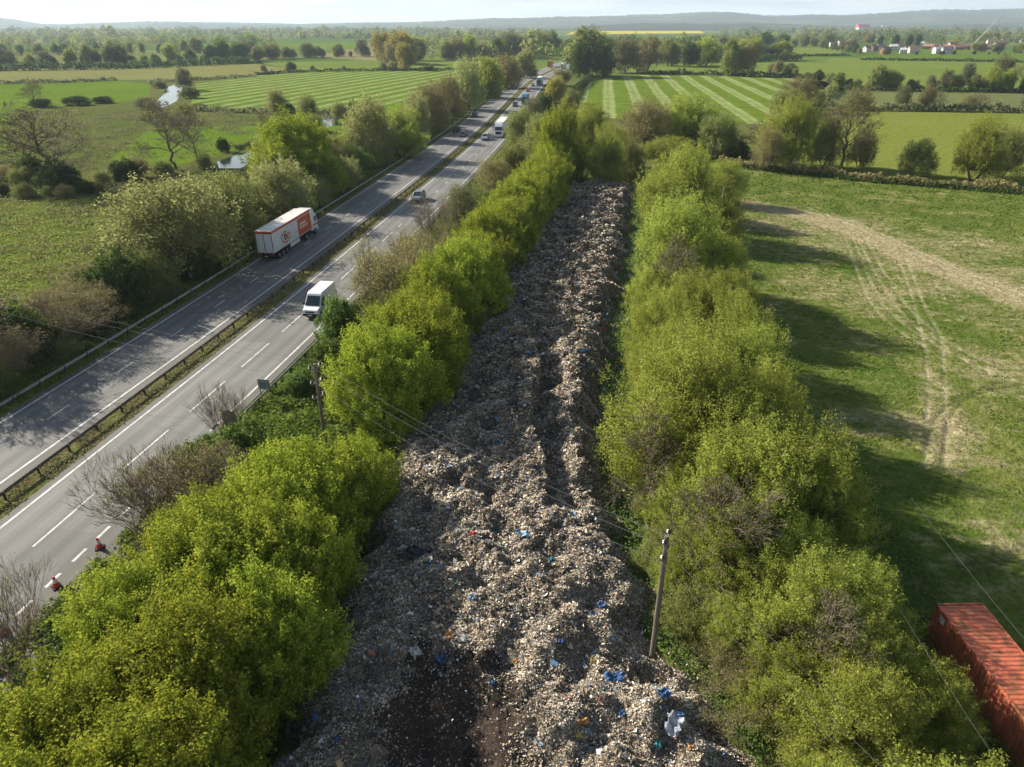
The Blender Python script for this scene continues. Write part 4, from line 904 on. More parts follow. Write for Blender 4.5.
# ---- field trees, tree lines, hedges
GF = 'trees standing in and around the fields'
for key, px, pyb, pyt, wpx, nm, lab in [
    ('baretree0', 60, 186, 114, 92, 'bare_tree', 'large leafless tree with a forked trunk in the rough field at the left'),
    ('baretree1', 176, 170, 108, 62, 'bare_tree', 'leaning leafless tree above the thicket near the pond'),
    ('baretree2', 199, 162, 110, 36, 'bare_tree', 'slim leafless tree right of the leaning one'),
    ('baretree1', 267, 140, 113, 16, 'bare_tree', 'thin dark sapling by the pond'),
    ('baretree1', 34, 106, 84, 26, 'bare_tree', 'broken leaning tree among low bushes in the bright field'),
    ('m_dark', 224, 152, 140, 15, 'bush', 'dark round bush over the pond'),
    ('m_paled', 278, 114, 92, 26, 'tree', 'pale tree at the edge of the striped field by the river'),
    ('m_olive', 310, 122, 97, 24, 'tree', 'olive tree beside the river before the striped field'),
    ('m_paled', 340, 118, 104, 20, 'tree', 'pale bush at the right bend of the river'),
    ('m_dark', 354, 120, 104, 12, 'bush', 'dark bush at the right bend of the river'),
    ('m_dark', 290, 114, 105, 12, 'bush', 'dark little bush by the river'),
    ('m_grey', 185, 90, 70, 20, 'tree', 'grey tree over the upper bend of the river'),
    ('m_grey', 146, 109, 98, 26, 'bush', 'grey bush on the left bank of the river'),
    ('m_olive', 160, 88, 82, 16, 'bush', 'olive bush at the upper left bank of the river'),
    ('m_olive', 190, 98, 88, 20, 'bush', 'olive bush on the right bank of the river'),
    ('m_grey', 152, 112, 102, 18, 'bush', 'rounded bush below the river'), ('m_olive', 185, 112, 104, 16, 'bush', 'low bush below the right bank of the river'),
    ('m_dark', 200, 110, 105, 20, 'bush', 'dark low bush at the corner of the striped field'),
    ('m_dark', 40, 107, 100, 24, 'bush', 'dark low bush under the broken tree'), ('m_dark', 78, 105, 97, 30, 'bush', 'dark clipped bush in the bright field'), ('m_dark', 104, 103, 97, 22, 'bush', 'dark clipped bush right of the first one'),
    ('m_gold', 385, 62, 36, 28, 'tree', 'tall orange tinted tree at the left of the wood beyond the left striped field'), ('m_gold', 404, 64, 36, 34, 'tree', 'golden green tree in the wood beyond the left striped field'),
    ('m_brown', 392, 68, 46, 20, 'tree', 'small bronze tree in front of the wood beyond the left striped field'), ('m_gold', 406, 70, 46, 20, 'tree', 'round bronze tree in front of the wood beyond the left striped field'),
    ('m_olive', 588, 76, 36, 50, 'tree', 'huge dense olive green tree beside the far bend of the road'),
    ('m_dark', 580, 78, 48, 26, 'tree', 'dark green tree in front of the huge dense one'), ('m_green', 602, 77, 50, 26, 'tree', 'green tree right of the huge dense one'),
    ('m_grey', 625, 73, 42, 34, 'tree', 'grey brown tree right of the huge green one'), ('m_brown', 646, 72, 40, 34, 'tree', 'brown tree behind the right striped field'), ('m_olive', 668, 66, 42, 24, 'tree', 'olive tree behind the right striped field'),
    ('m_willowd', 705, 66, 41, 32, 'tree', 'light green round tree behind the right striped field'), ('m_dark', 690, 67, 46, 22, 'tree', 'dark tree left of the light green round one'), ('m_olive', 729, 76, 44, 22, 'tree', 'olive tree at the right of the light green round one'), ('m_brown', 745, 76, 46, 26, 'tree', 'brown crowned tree at the hedge of the right striped field'),
    ('m_willowd', 784, 168, 104, 64, 'tree', 'spreading olive tree with many stems on the hedge of the worn field'), ('baretree2', 843, 170, 96, 54, 'bare_tree', 'tall thin half bare tree on the hedge of the worn field'),
    ('m_olive', 822, 168, 122, 38, 'tree', 'slender olive tree left of the tall half bare one'), ('m_olive', 858, 168, 132, 30, 'tree', 'slender olive tree right of the tall half bare one'),
    ('m_olive', 914, 176, 142, 36, 'tree', 'squat olive tree on the hedge of the worn field'), ('m_willowd', 972, 182, 122, 52, 'tree', 'lopsided pale tree on the hedge at the right'), ('m_olive', 1000, 178, 132, 44, 'tree', 'leaning olive tree at the right end of the hedge'),
    ('m_brown', 765, 172, 130, 30, 'tree', 'brown tree at the left end of the worn field hedge'), ('baretree1', 758, 160, 118, 36, 'bare_tree', 'leafless tree at the left end of the worn field hedge'),
    ('m_brown', 800, 112, 80, 44, 'tree', 'brown tree at the corner of the meadow and the striped field'), ('m_olive', 786, 116, 92, 40, 'tree', 'low olive tree at the corner of the meadow'),
    ]:
    treepx(key, px, pyb, pyt, wpx, nm, lab, 'bush' if nm == 'bush' else 'tree', GF)
def tree_row(l, n, hts, keys, wfac, place, grp, name='tree', jit=.75):
    pts = [G(*p) for p in l]; seg = [math.dist(a, b) for a, b in zip(pts[:-1], pts[1:])]; tot = sum(seg)
    for i in range(n):
        s_ = min(tot * .999, max(0, tot * (i + .5 + random.uniform(-jit, jit)) / n)); k = 0
        while k < len(seg) - 1 and s_ > seg[k]: s_ -= seg[k]; k += 1
        f = s_ / seg[k]; x = pts[k][0] * (1 - f) + pts[k + 1][0] * f; y = pts[k][1] * (1 - f) + pts[k + 1][1] * f
        h = random.uniform(*hts) * random.triangular(.6, 1.2, 1.0); key = random.choice(keys)
        col_ = {'m_olive': 'olive', 'm_brown': 'brown', 'm_paled': 'pale green', 'm_dark': 'dark green', 'm_grey': 'grey', 'm_willowd': 'yellowish', 'm_green': 'green', 'm_gold': 'golden', 'baretree0': 'leafless', 'baretree1': 'leafless', 'baretree2': 'leafless', 'm_limed': 'lime green', 'poplar': 'slim dark'}[key]
        plant(key, x, y + random.uniform(-2, 2), h, h * wfac * random.uniform(.8, 1.25), name, '%s tree, %s from left %s' % (col_, nth(i), place), 'tree', grp)
tree_row([(835, 89), (1060, 93)], 22, (5, 12), ['m_olive', 'm_willowd', 'm_brown', 'm_olive', 'm_olive', 'm_grey'], .42, 'along the upper hedge beyond the meadow', 'trees on the upper hedge beyond the meadow')
tree_row([(880, 110), (1060, 112)], 7, (6, 9.5), ['baretree0', 'm_brown', 'baretree1', 'm_brown', 'm_grey'], .42, 'along the dark hedge at the top of the meadow', 'trees on the dark hedge at the top of the meadow')
tree_row([(1022, 92), (990, 89), (960, 85)], 3, (13, 17), ['baretree2', 'm_grey'], .4, 'rising before the village at the right', 'tall half bare trees before the village')
tree_row([(-30, 68.5), (120, 66.5), (260, 61)], 36, (8, 18), ['m_olive', 'm_olive', 'm_olive', 'm_green', 'm_grey', 'm_willowd'], .45, 'behind the tan strip at the left', 'dark tree line behind the tan strip')
tree_row([(-30, 56), (120, 54), (280, 52)], 18, (11, 17), ['m_olive', 'm_olive', 'm_dark', 'm_green'], .45, 'second deep behind the tan strip', 'second tree line behind the tan strip')
tree_row([(250, 73), (330, 70.5), (465, 70)], 10, (3, 6.5), ['m_olive', 'm_paled', 'm_grey', 'm_dark'], .6, 'on the hedge above the left striped field', 'trees on the hedge above the left striped field')
tree_row([(395, 61), (470, 60), (570, 54)], 22, (15, 23), ['m_olive', 'm_willowd', 'm_grey', 'm_brown', 'm_green'], .45, 'of the wood beside the far bend', 'wood beside the far bend of the road')
tree_row([(258, 60), (330, 57), (385, 56)], 15, (8, 16), ['m_olive', 'm_olive', 'm_grey'], .5, 'left of the orange tinted wood', 'trees left of the orange tinted wood')
tree_row([(612, 62), (720, 60), (790, 60)], 28, (10, 19), ['m_olive', 'm_olive', 'm_brown', 'm_green', 'm_willowd'], .5, 'of the wood behind the right striped field', 'wood behind the right striped field')
tree_row([(600, 53), (700, 49), (830, 46)], 26, (11, 20), ['m_olive', 'm_olive', 'm_grey', 'm_green'], .55, 'of the second wood behind the right striped field', 'second wood behind the right striped field')
tree_row([(770, 74), (835, 84)], 7, (5, 9), ['m_olive', 'm_dark', 'm_brown'], .5, 'at the right corner of the striped field', 'trees at the right corner of the striped field')
tree_row([(0, 196), (60, 200), (120, 186)], 6, (2, 3.4), ['m_brown', 'm_olive', 'm_dark'], .8, 'of scrub along the marshy field', 'scrub along the marshy field')
tree_row([(5, 178), (60, 192), (150, 176), (206, 168)], 15, (2.6, 5.2), ['m_olive', 'm_willowd', 'm_paled', 'm_dark', 'm_brown'], .75, 'of bushes below the big leafless tree', 'bushes below the big leafless tree')
tree_row([(262, 152), (290, 141), (320, 130)], 7, (2.5, 6), ['m_olive', 'm_dark', 'm_paled', 'm_brown'], .7, 'of bushes along the pond', 'bushes along the pond')

def hedge(l, h, wd, leaf, lsize, lab, dens=1.0, seed=0, name='hedge'):
    pts = np.array([G(*p) for p in l]); rng = np.random.default_rng(900 + seed)
    seg = np.hypot(*np.diff(pts, axis=0).T); cs = np.concatenate([[0], np.cumsum(seg)]); L_ = cs[-1]
    n = int(L_ * (h * 2 + wd) / (lsize ** 2) * 1.7 * dens); n = min(n, 26000); s = rng.uniform(0, L_, n)
    x = np.interp(s, cs, pts[:, 0]); y = np.interp(s, cs, pts[:, 1])
    hh = h * (1 + .35 * fbm(s, s * 0, seed, 3, .08) + .18 * fbm(s, s * 0, seed + 5, 2, .5)); hh = np.clip(hh, h * .35, h * 1.8)
    q = rng.uniform(0, math.pi, n); rr = rng.uniform(.6, 1.05, n)
    dx = np.gradient(pts[:, 0]); dy = np.gradient(pts[:, 1]); nl_ = np.hypot(dx, dy)
    nx = np.interp(s, cs, -dy / nl_); ny = np.interp(s, cs, dx / nl_)
    o_ = np.cos(q) * wd * .6 * rr; z = np.clip(np.sin(q) ** .7 * hh * rr, .05, None)
    P_ = np.stack([x + nx * o_, y + ny * o_, z], 1); Nn = np.stack([nx * np.cos(q), ny * np.cos(q), np.sin(q)], 1) * .6 + rng.normal(size=(n, 3)) * .6
    V, F = quads(P_, Nn, lsize, rng, 1.3)
    o = np_mesh(name, V, F, leaf, {'v': ('FACE', np.clip(rng.normal(.5, .25, n), 0, 1))})
    return tag(o, lab, 'hedge')
hedge([(720, 164), (800, 174), (900, 184), (1080, 196)], 1.5, 3.5, 'leaf_brown', .5, 'dark brown scrubby hedge along the far edge of the worn field', 1, 1)
hedge([(735, 168), (850, 181), (1080, 200)], 1.0, 2.4, 'leaf_dark', .45, 'low dark bramble strip in front of the brown hedge of the worn field', 1, 2)
hedge([(825, 110), (900, 111), (1080, 113.5)], 2.6, 3, 'leaf_grey', .75, 'clipped grey green hedge at the top of the meadow', 1, 3)
hedge([(835, 90), (960, 92), (1080, 94)], 2.2, 3, 'leaf_dark', .8, 'dark hedge between the upper meadow strips', 1, 4)
hedge([(800, 118), (815, 108), (832, 92), (838, 84)], 3.2, 4, 'leaf_olive', .7, 'rising hedge between the striped field and the meadow', 1, 5)
hedge([(636, 74.5), (700, 75), (772, 77), (838, 80)], 2.6, 3, 'leaf_dark', .9, 'clipped dark hedge behind the right striped field', 1, 6)
hedge([(565, 108), (578, 90), (592, 79)], 3.0, 3, 'leaf_dark', .8, 'dark hedge along the left edge of the right striped field', 1, 7)
hedge([(0, 84), (60, 83), (117, 80.5)], 2.0, 3, 'leaf_grey', .8, 'grey reedy hedge above the bright field at the left', 1, 8)
hedge([(196, 111), (250, 113), (300, 114), (360, 114)], 1.8, 3, 'leaf_grey', .8, 'low hedge along the near edge of the left striped field', .8, 9)
hedge([(240, 150), (275, 140), (305, 124)], 1.4, 3, 'leaf_dark', .6, 'dark bank of bramble along the ditch by the pond', 1, 10)
hedge([(255, 74.5), (330, 71.2), (468, 70)], 1.6, 3, 'leaf_dark', .9, 'thin dark hedge above the left striped field', .8, 11)
hedge([(150, 85), (160, 82), (256, 77)], 1.6, 3, 'leaf_grey', .9, 'grey hedge running from the river to the striped field', .8, 12)
hedge([(800, 56.5), (832, 56), (850, 56)], 2.2, 4, 'leaf_dark', 1.1, 'dark hedge below the pale field before the village', 1, 13)
hedge([(860, 60), (1080, 63.5)], 2.0, 4, 'leaf_dark', 1.1, 'dark hedge below the village houses', 1, 14)
hedge([(-60, 72), (120, 69), (260, 63)], 5, 8, 'leaf_dark', 1.4, 'dark undergrowth at the foot of the left tree line', 1, 15)
hedge([(600, 63.5), (720, 62.5), (800, 61)], 6, 8, 'leaf_dark', 1.4, 'dark undergrowth at the foot of the wood behind the right striped field', 1, 16)
hedge([(720, 172), (712, 182), (722, 210)], 1.2, 3, 'leaf_brown', .45, 'brown bramble at the corner where the willows meet the hedge', 1, 17)

# ---- ground cover
def cover(name, lab, pts, leaf, size, seed, up=.2, tall=.25):
    rng = np.random.default_rng(seed); n = len(pts); P_ = np.column_stack([pts, rng.uniform(.12, .12 + tall, n)])
    nn = rng.normal(size=(n, 3)) + np.array([0, 0, up * 5]); V, F = quads(P_, nn, size, rng, 1.6)
    o = np_mesh(name, V, F, leaf, {'v': ('FACE', rng.uniform(0, 1, n))}); tag(o, lab, None, None, 'stuff')
rc = np.random.default_rng(77)
def band(n, y0, y1, o0, o1, pw=1.5, clump=.8):
    yq = y0 + (y1 - y0) * rc.uniform(0, 1, n) ** pw; of = rc.uniform(o0, o1, n)
    x = np.interp(yq, yy, xx) + of; k = fbm(x, yq, 61, 3, .25) + rc.normal(0, .35, n) > -clump
    return np.column_stack([x, yq])[k]
cover('undergrowth', 'low leafy undergrowth and ivy on the near verge', band(130000, 14, 170, 10.6, 21.5, 1.6, .4), 'leaf_ground', .17, 1, .2, .45)
cover('undergrowth', 'weeds and grass on the far verge behind the guard rail', band(80000, 25, 240, -16, -10.1, 1.6, .3), 'leaf_ground', .15, 2, .2, .25)
cover('undergrowth', 'dry grass and weeds on the central strip', band(26000, 14, 200, -1.1, 1.3, 1.6, .1), 'leaf_straw', .11, 3, .1, .14)
n = 190000; yq = 10 + 150 * rc.uniform(0, 1, n) ** 1.3; xl_ = np.interp(yq, hy, hr) - .8; xe = np.interp(yq, [12, 25, 56, 82, 115, 168], [25, 25.5, 26, 29, 34, 47]); xq = xl_ + (xe - xl_) * rc.uniform(0, 1, n)
cover('undergrowth', 'brambles and weeds under the willows', np.column_stack([xq, yq]), 'leaf_green', .12, 4, .2, .7)
n = 26000; yq = 9 + 150 * rc.uniform(0, 1, n) ** 1.4; xq = np.interp(yq, hy, hl) + .8 - 5.5 * rc.uniform(0, 1, n) ** 1.3
cover('undergrowth', 'dark weeds along the left foot of the waste', np.column_stack([xq, yq]), 'leaf_green', .26, 5, .2, .6)
a_ = np.array([G(-20, 210), G(90, 200), G(190, 200), G(110, 300), G(-20, 330)])
n = 110000; xq = rc.uniform(-105, -38, n); yq = rc.uniform(72, 150, n); k = (fbm(xq, yq, 71, 4, .12) + rc.normal(0, .3, n) > -.1) & (xq < np.interp(yq, yy, xx) - 15)
cover('marsh_grass', 'tussocky grass of the marshy field', np.column_stack([xq, yq])[k], 'leaf_olive', .17, 6, .1, .25)
n = 110000; xq = rc.uniform(-150, -40, n); yq = rc.uniform(80, 290, n); k = (fbm(xq, yq, 73, 4, .06) + rc.normal(0, .25, n) > .45) & (xq < np.interp(yq, yy, xx) - 16) & ((np.hypot(xq + 69, yq - 180) > 10))
cover('dead_bracken', 'brown dead scrub in patches over the rough field', np.column_stack([xq, yq])[k], 'leaf_grey', .28, 7, .1, .7)
n = 330000; xq = rc.uniform(19, 100, n); yq = 14 + 150 * rc.uniform(0, 1, n) ** 1.5
k = (xq > np.interp(yq, [12, 25, 35, 56, 82, 115, 168, 182], [20, 21, 21, 21, 25, 31, 45, 49])) & (yq < np.interp(xq, [14, 50, 65, 81, 104, 116], [178, 177, 168, 154, 148, 146]) - 3) & (fbm(xq, yq, 75, 4, .12) + rc.normal(0, .5, n) > .15)
ww = worn[np.clip(((yq - 12) / .25).astype(int), 0, worn.shape[0] - 1), np.clip(((xq - 14) / .25).astype(int), 0, worn.shape[1] - 1)]
rr_ = rut[np.clip(((yq - 12) / .25).astype(int), 0, worn.shape[0] - 1), np.clip(((xq - 14) / .25).astype(int), 0, worn.shape[1] - 1)]
k &= (ww < .35 + .2 * rc.normal(size=n)) & (rr_ < .12)
q = np.column_stack([xq, yq])[k]
def cover2(pts):
    rng = np.random.default_rng(8); n = len(pts); P_ = np.column_stack([pts, rng.uniform(.22, .32, n)])
    V, F = quads(P_, rng.normal(size=(n, 3)) + np.array([0, 0, 1.2]), .045 + .0013 * pts[:, 1], rng, 1.7)
    tag(np_mesh('field_grass', V, F, 'leaf_ground', {'v': ('FACE', rng.uniform(0, 1, n))}), 'grass tufts growing in the worn field', None, None, 'stuff')
cover2(q)
# ------------------------------------------------------------------ far woodland, hills, haze
def far_woods():
    rng = np.random.default_rng(1234); Vs = []; Fs = []; vs_ = []; base = 0
    trees = []
    for _ in range(150):                                            # hedge lines and belts
        y = 760 * math.exp(rng.uniform(0, 1) ** .9 * 2.1); hw = y * .82
        x = rng.uniform(-hw, hw); ln = rng.uniform(120, 420) * (1 + y / 4000); a = rng.normal(0, .22); belt = rng.uniform(4, 26) * (1 + y / 2500)
        if -40 < (x / y * 633) + 0 < 40 and y < 900: continue
        nn = int(ln * belt / 130) + int(ln / 9)
        s = rng.uniform(-.5, .5, nn) * ln; q = rng.uniform(-.5, .5, nn) * belt
        trees.append(np.column_stack([x + s * math.cos(a) - q * math.sin(a), y + s * math.sin(a) + q * math.cos(a), rng.uniform(6, 14) * np.exp(rng.normal(0, .25, nn))]))
    T = np.vstack(trees)
    # keep the yellow crop, the village and the open fields clear
    def inpx(T, x0, x1, y0, y1):
        dp = T[:, 1] * C_ + H * S_; px = 512 + T[:, 0] / dp * FPX; py = 383.5 - (T[:, 1] * S_ - H * C_) / dp * FPX
        return (px > x0) & (px < x1) & (py > y0) & (py < y1)
    bad = inpx(T, 556, 715, 30.6, 42) | inpx(T, 815, 1100, 44, 64) | inpx(T, 760, 850, 44, 57) | inpx(T, 300, 370, 42, 51) | inpx(T, 845, 885, 25, 33) | inpx(T, 612, 765, 28.7, 31.6)
    T = T[~bad]
    if len(T) > 9000: T = T[rng.choice(len(T), 9000, replace=False)]
    def batch(T, m_, kf):
        n = len(T)
        dirs = rng.normal(size=(n, m_, 3)); dirs /= np.linalg.norm(dirs, axis=2, keepdims=True)
        h = T[:, 2][:, None]; r = h * rng.uniform(.32, .55, (n, 1)); rad = rng.uniform(.5, 1.1, (n, m_))
        P_ = np.stack([T[:, 0][:, None] + dirs[..., 0] * r * rad, T[:, 1][:, None] + dirs[..., 1] * r * rad, np.maximum(.5, h * .52 + dirs[..., 2] * h * .5 * rad)], -1).reshape(-1, 3)
        V, F = quads(P_, dirs.reshape(-1, 3) + rng.normal(size=(n * m_, 3)) * .5, np.repeat(r[:, 0] * kf, m_), rng, 1.1)
        kind = rng.choice(4, n, p=[.36, .32, .22, .10])
        return V, F, np.clip(np.repeat(rng.uniform(0, 1, n), m_) * .7 + rng.uniform(0, .3, n * m_), 0, 1), np.repeat(kind, m_)
    near_ = T[:, 1] < 1700
    V1, F1, c1, k1 = batch(T[near_], 130, .28); V2, F2, c2, k2 = batch(T[~near_], 34, .60)
    o = np_mesh('far_woodland', np.vstack([V1, V2]), np.vstack([F1, F2 + len(V1)]), ['leaf_green', 'leaf_olive', 'leaf_grey', 'leaf_willow'], {'v': ('FACE', np.concatenate([c1, c2]))}, np.concatenate([k1, k2]))
    tag(o, 'hazy far woods and hedgerows across the plain', 'woodland', None, 'stuff')
far_woods()
m, t, o = newmat('hill_wood'); P = pos(t)
n1 = noise(t, P, .0016, 5, .6); n2 = noise(t, P, .02, 4, .7)
col = mix(t, ramp(t, n1, [(.52, (0, 0, 0)), (.6, (1, 1, 1))]), (.040, .055, .022), (.085, .115, .035))
col = mix(t, 1, col, ramp(t, n2, [(.3, (.6,) * 3), (.7, (1.2,) * 3)]), 'MULTIPLY')
p = principled(t, o, None, 1, 0, 0); t.links.new(col, p.inputs['Base Color'])
def ridge(prof, D, front, back, seed, name):
    """prof: (px, py) skyline seen from the drone, at distance D"""
    rng = np.random.default_rng(seed); xs = np.linspace(-D * .95, D * .95, 700); px = 512 + xs / (D * C_ + 0 * S_) * FPX
    py = np.interp(px, [a for a, b in prof], [b for a, b in prof]) + 1.3
    top = H + (24 - py) / FPX * D * C_ * 1.0 / (C_ ** 2) ** .5 * (1 / C_)
    top = np.clip(top, 2, None)
    top = top + np.clip(top / 60, 0, 1) * (3.5 * fbm(xs, xs * 0, seed, 4, .0012) + 2.0 * rng.normal(size=len(xs)))
    rows = np.linspace(0, 1, 26); V = []
    for f in rows:
        yq = D - front + f * (front + back); k = np.clip((yq - (D - front)) / front, 0, 1); k = k * k * (3 - 2 * k)
        V.append(np.column_stack([xs * (yq / D), np.full_like(xs, yq), -1 + (top + 1) * k + (rng.normal(size=len(xs)) * 1.5 + 4 * fbm(xs, xs * 0 + f * 900, seed + 3, 3, .001)) * k * (1 - k) * 3]))
    V = np.vstack(V); nx_ = len(xs); ii = (np.arange(25)[:, None] * nx_ + np.arange(nx_ - 1)).ravel()
    o = np_mesh(name, V, np.stack([ii, ii + 1, ii + nx_ + 1, ii + nx_], 1), 'hill_wood', smooth=True); tag(o, kind='structure')
ridge([(-200, 17), (0, 18), (20, 19.5), (40, 22.5), (60, 23), (90, 22), (140, 21), (175, 21), (230, 21.5), (300, 22.5), (420, 21), (500, 18.5), (540, 18), (600, 17), (660, 16), (700, 13.8), (735, 14.5), (765, 17), (810, 16), (850, 16.5), (890, 14.5), (930, 12.5), (985, 12), (1024, 11.5), (1300, 10)], 8200, 2600, 800, 5, 'hills')
ridge([(-200, 27), (0, 29), (60, 31), (110, 31), (150, 29), (200, 29.5), (260, 31), (330, 27.5), (420, 26), (560, 24.5), (640, 22), (680, 22), (760, 22), (830, 24), (900, 24), (960, 23), (1024, 22), (1300, 22)], 5200, 1400, 700, 9, 'hills')
# air
m = bpy.data.materials.new('haze'); m.use_nodes = True; m.node_tree.nodes.clear(); t = m.node_tree; MATS['haze'] = m
o = N(t, 'ShaderNodeOutputMaterial'); pv = N(t, 'ShaderNodeVolumePrincipled'); pv.inputs['Color'].default_value = (.72, .86, 1.0, 1); pv.inputs['Density'].default_value = 8.5e-5; pv.inputs['Anisotropy'].default_value = .2
t.links.new(pv.outputs[0], o.inputs['Volume'])
hz = MB().box((0, 7000, 149.5), (33000, 17000, 301)).build('haze', 'haze'); tag(hz, 'pale blue air haze over the plain', 'haze', None, 'stuff')

# ------------------------------------------------------------------ vehicles
plain('paint_white', (.74, .75, .75), .35, 0, .5, .12, 1.5); plain('trailer_white', (.68, .68, .66), .5, 0, .4, .22, .8); plain('trailer_roof', (.66, .64, .58), .6, 0, .3, .3, .6)
plain('paint_silver', (.40, .43, .46), .3, .5, .5, .1); plain('paint_dark_blue', (.03, .05, .10), .3, .1, .5, .1); plain('paint_black', (.012, .013, .015), .3, .1, .5, .1); plain('paint_red', (.45, .04, .02), .35, 0, .5, .1)
plain('paint_blue', (.06, .20, .30), .4, 0, .5, .15); plain('paint_orange_red', (.60, .10, .035), .5, 0, .4, .15); plain('paint_orange', (.48, .16, .05), .5, 0, .4, .2); plain('paint_yellow', (.65, .42, .03), .5, 0, .4, .15); plain('paint_grey', (.18, .20, .22), .35, .3, .5, .1)
plain('tyre', (.018, .018, .018), .85, 0, .2, .2); plain('rim', (.35, .35, .36), .4, .7, .4, .2); plain('chassis', (.035, .035, .036), .7, .2, .3, .3); plain('bumper_dark', (.03, .03, .032), .6, 0, .3, .2)
m, t, o = newmat('car_glass'); principled(t, o, (.022, .032, .038), .08, 0, .6)
plain('lamp_clear', (.7, .72, .72), .15, .2, .6, .05); plain('lamp_red', (.35, .015, .012), .25, 0, .5, .05); plain('number_plate', (.7, .55, .08), .5, 0, .3, .05); plain('logo_brown', (.22, .09, .05), .5, 0, .3, .1); plain('logo_yellow', (.6, .35, .06), .5, 0, .3, .1)
def wheel(parent, x, y, r, w_, n=18):
    o = MB().cyl((0, 0, 0), r, w_, 'X', n).build('wheel', 'tyre', parent, .03); o.location = (x, y, r)
    sg = 1 if x > 0 else -1
    MB().cyl((sg * w_ * .5, 0, 0), r * .62, .04, 'X', n, 0).cyl((sg * (w_ * .5 + .02), 0, 0), r * .22, .06, 'X', 8).build('rim', 'rim', o)
    return o
def heading(y, toward): return (-math.atan(RA(y))) + (math.pi if toward else 0)
def make_car(paint, style):
    root = empty('parked_car'); L_ = 4.4 if style == 'hatch' else 4.65; W = 1.8 if style == 'hatch' else 1.88; hz_ = 1.46 if style == 'hatch' else 1.66
    h = L_ / 2; sh = .92 if style == 'hatch' else 1.02
    b = MB(); b.prism([(-h, .32), (-h + .08, .24), (h - .1, .24), (h, .35), (h, .62), (h - .1, sh - .12), (h - 1.15, sh), (-h + .25, sh + .02), (-h, sh - .25)], -W / 2, W / 2, 0, [.10, .05, .05, .14, .12, .12, .05, .05, .08])
    b.build('body', paint, root, .05)
    rf = (h - 1.25, sh), (h - 2.05, hz_ - .04), (h - 2.5, hz_), (-h + (.75 if style == 'hatch' else .55), hz_ - .03), (-h + .18, sh + .02)
    b = MB(); b.prism([rf[0], rf[1], rf[2], rf[3], rf[4]], -W / 2 + .07, W / 2 - .07, 0, [0, .17, .19, .19, .06]); cab = b.build('window', 'car_glass', root, .03)
    MB().prism([(rf[1][0] + .05, rf[1][1] - .03), (rf[2][0], rf[2][1] + .035), (rf[3][0], rf[3][1] + .035), (rf[3][0] - .1, rf[3][1] - .05)], -W / 2 + .22, W / 2 - .22).build('roof', paint, root, .02)
    for x in (-1, 1):
        for (y0, z0), (y1, z1) in ((rf[0], rf[1]), (rf[4], rf[3])):
            MB().tube([(x * (W / 2 - .08), y0, z0), (x * (W / 2 - .25), y1, z1)], .045, 5).build('pillar', paint, root)
        MB().tube([(x * (W / 2 - .08), -.15, sh), (x * (W / 2 - .25), -.15, hz_)], .04, 5).build('pillar', paint, root)
        for y in (h - .85, -h + .8): wheel(root, x * (W / 2 - .1), y, .33, .22)
        MB().box((x * (W / 2 - .32), h - .06, .66), (.38, .14, .14)).build('headlight', 'lamp_clear', root, .02)
        MB().box((x * (W / 2 - .24), -h + .05, .78), (.28, .12, .18)).build('tail_light', 'lamp_red', root, .02)
        MB().box((x * (W / 2 + .08), h - 1.5, sh + .08), (.2, .12, .13)).build('wing_mirror', paint, root, .02)
    MB().box((0, h - .02, .42), (W * .62, .08, .2)).build('grille', 'bumper_dark', root, .02)
    MB().box((0, -h + .0, .55), (.5, .03, .11)).build('number_plate', 'number_plate', root)
    return root
def place_vehicle(root, y, off, toward, label, cat, name=None, grp='traffic on the dual carriageway'):
    x_, y_ = RP(y, off); root.location = (x_, y_, .15); root.rotation_euler = (0, 0, heading(y, toward))
    if name: root.name = name
    tag(root, label, cat, grp); return root
for paint, style, y, off, tw, lab in [
    ('paint_grey', 'suv', 136.5, 3.95, True, 'grey car in the fast lane of the near carriageway closest to the van'),
    ('paint_silver', 'suv', 215.5, 3.95, True, 'silver car beside the white lorry on the near carriageway'),
    ('paint_grey', 'hatch', 222, -3.6, False, 'grey car in the outer lane of the far carriageway beside a dark car'),
    ('paint_black', 'suv', 232, -7.4, False, 'dark car at the far verge level with the grey car'),
    ('paint_dark_blue', 'suv', 271, -7.4, False, 'dark blue car alone at the far verge'),
    ('paint_black', 'hatch', 348, -7.6, False, 'small black car furthest along the far verge'),
    ('paint_dark_blue', 'suv', 309, 3.9, True, 'dark car beside the blue truck on the near carriageway'),
    ('paint_red', 'hatch', 380, 3.9, True, 'bright red car in the fast lane beyond the blue truck'),
    ('paint_grey', 'hatch', 414, 4.0, True, 'grey car in the fast lane beside the blue and white lorry')]:
    place_vehicle(make_car(paint, style), y, off, tw, lab, 'car', 'car')
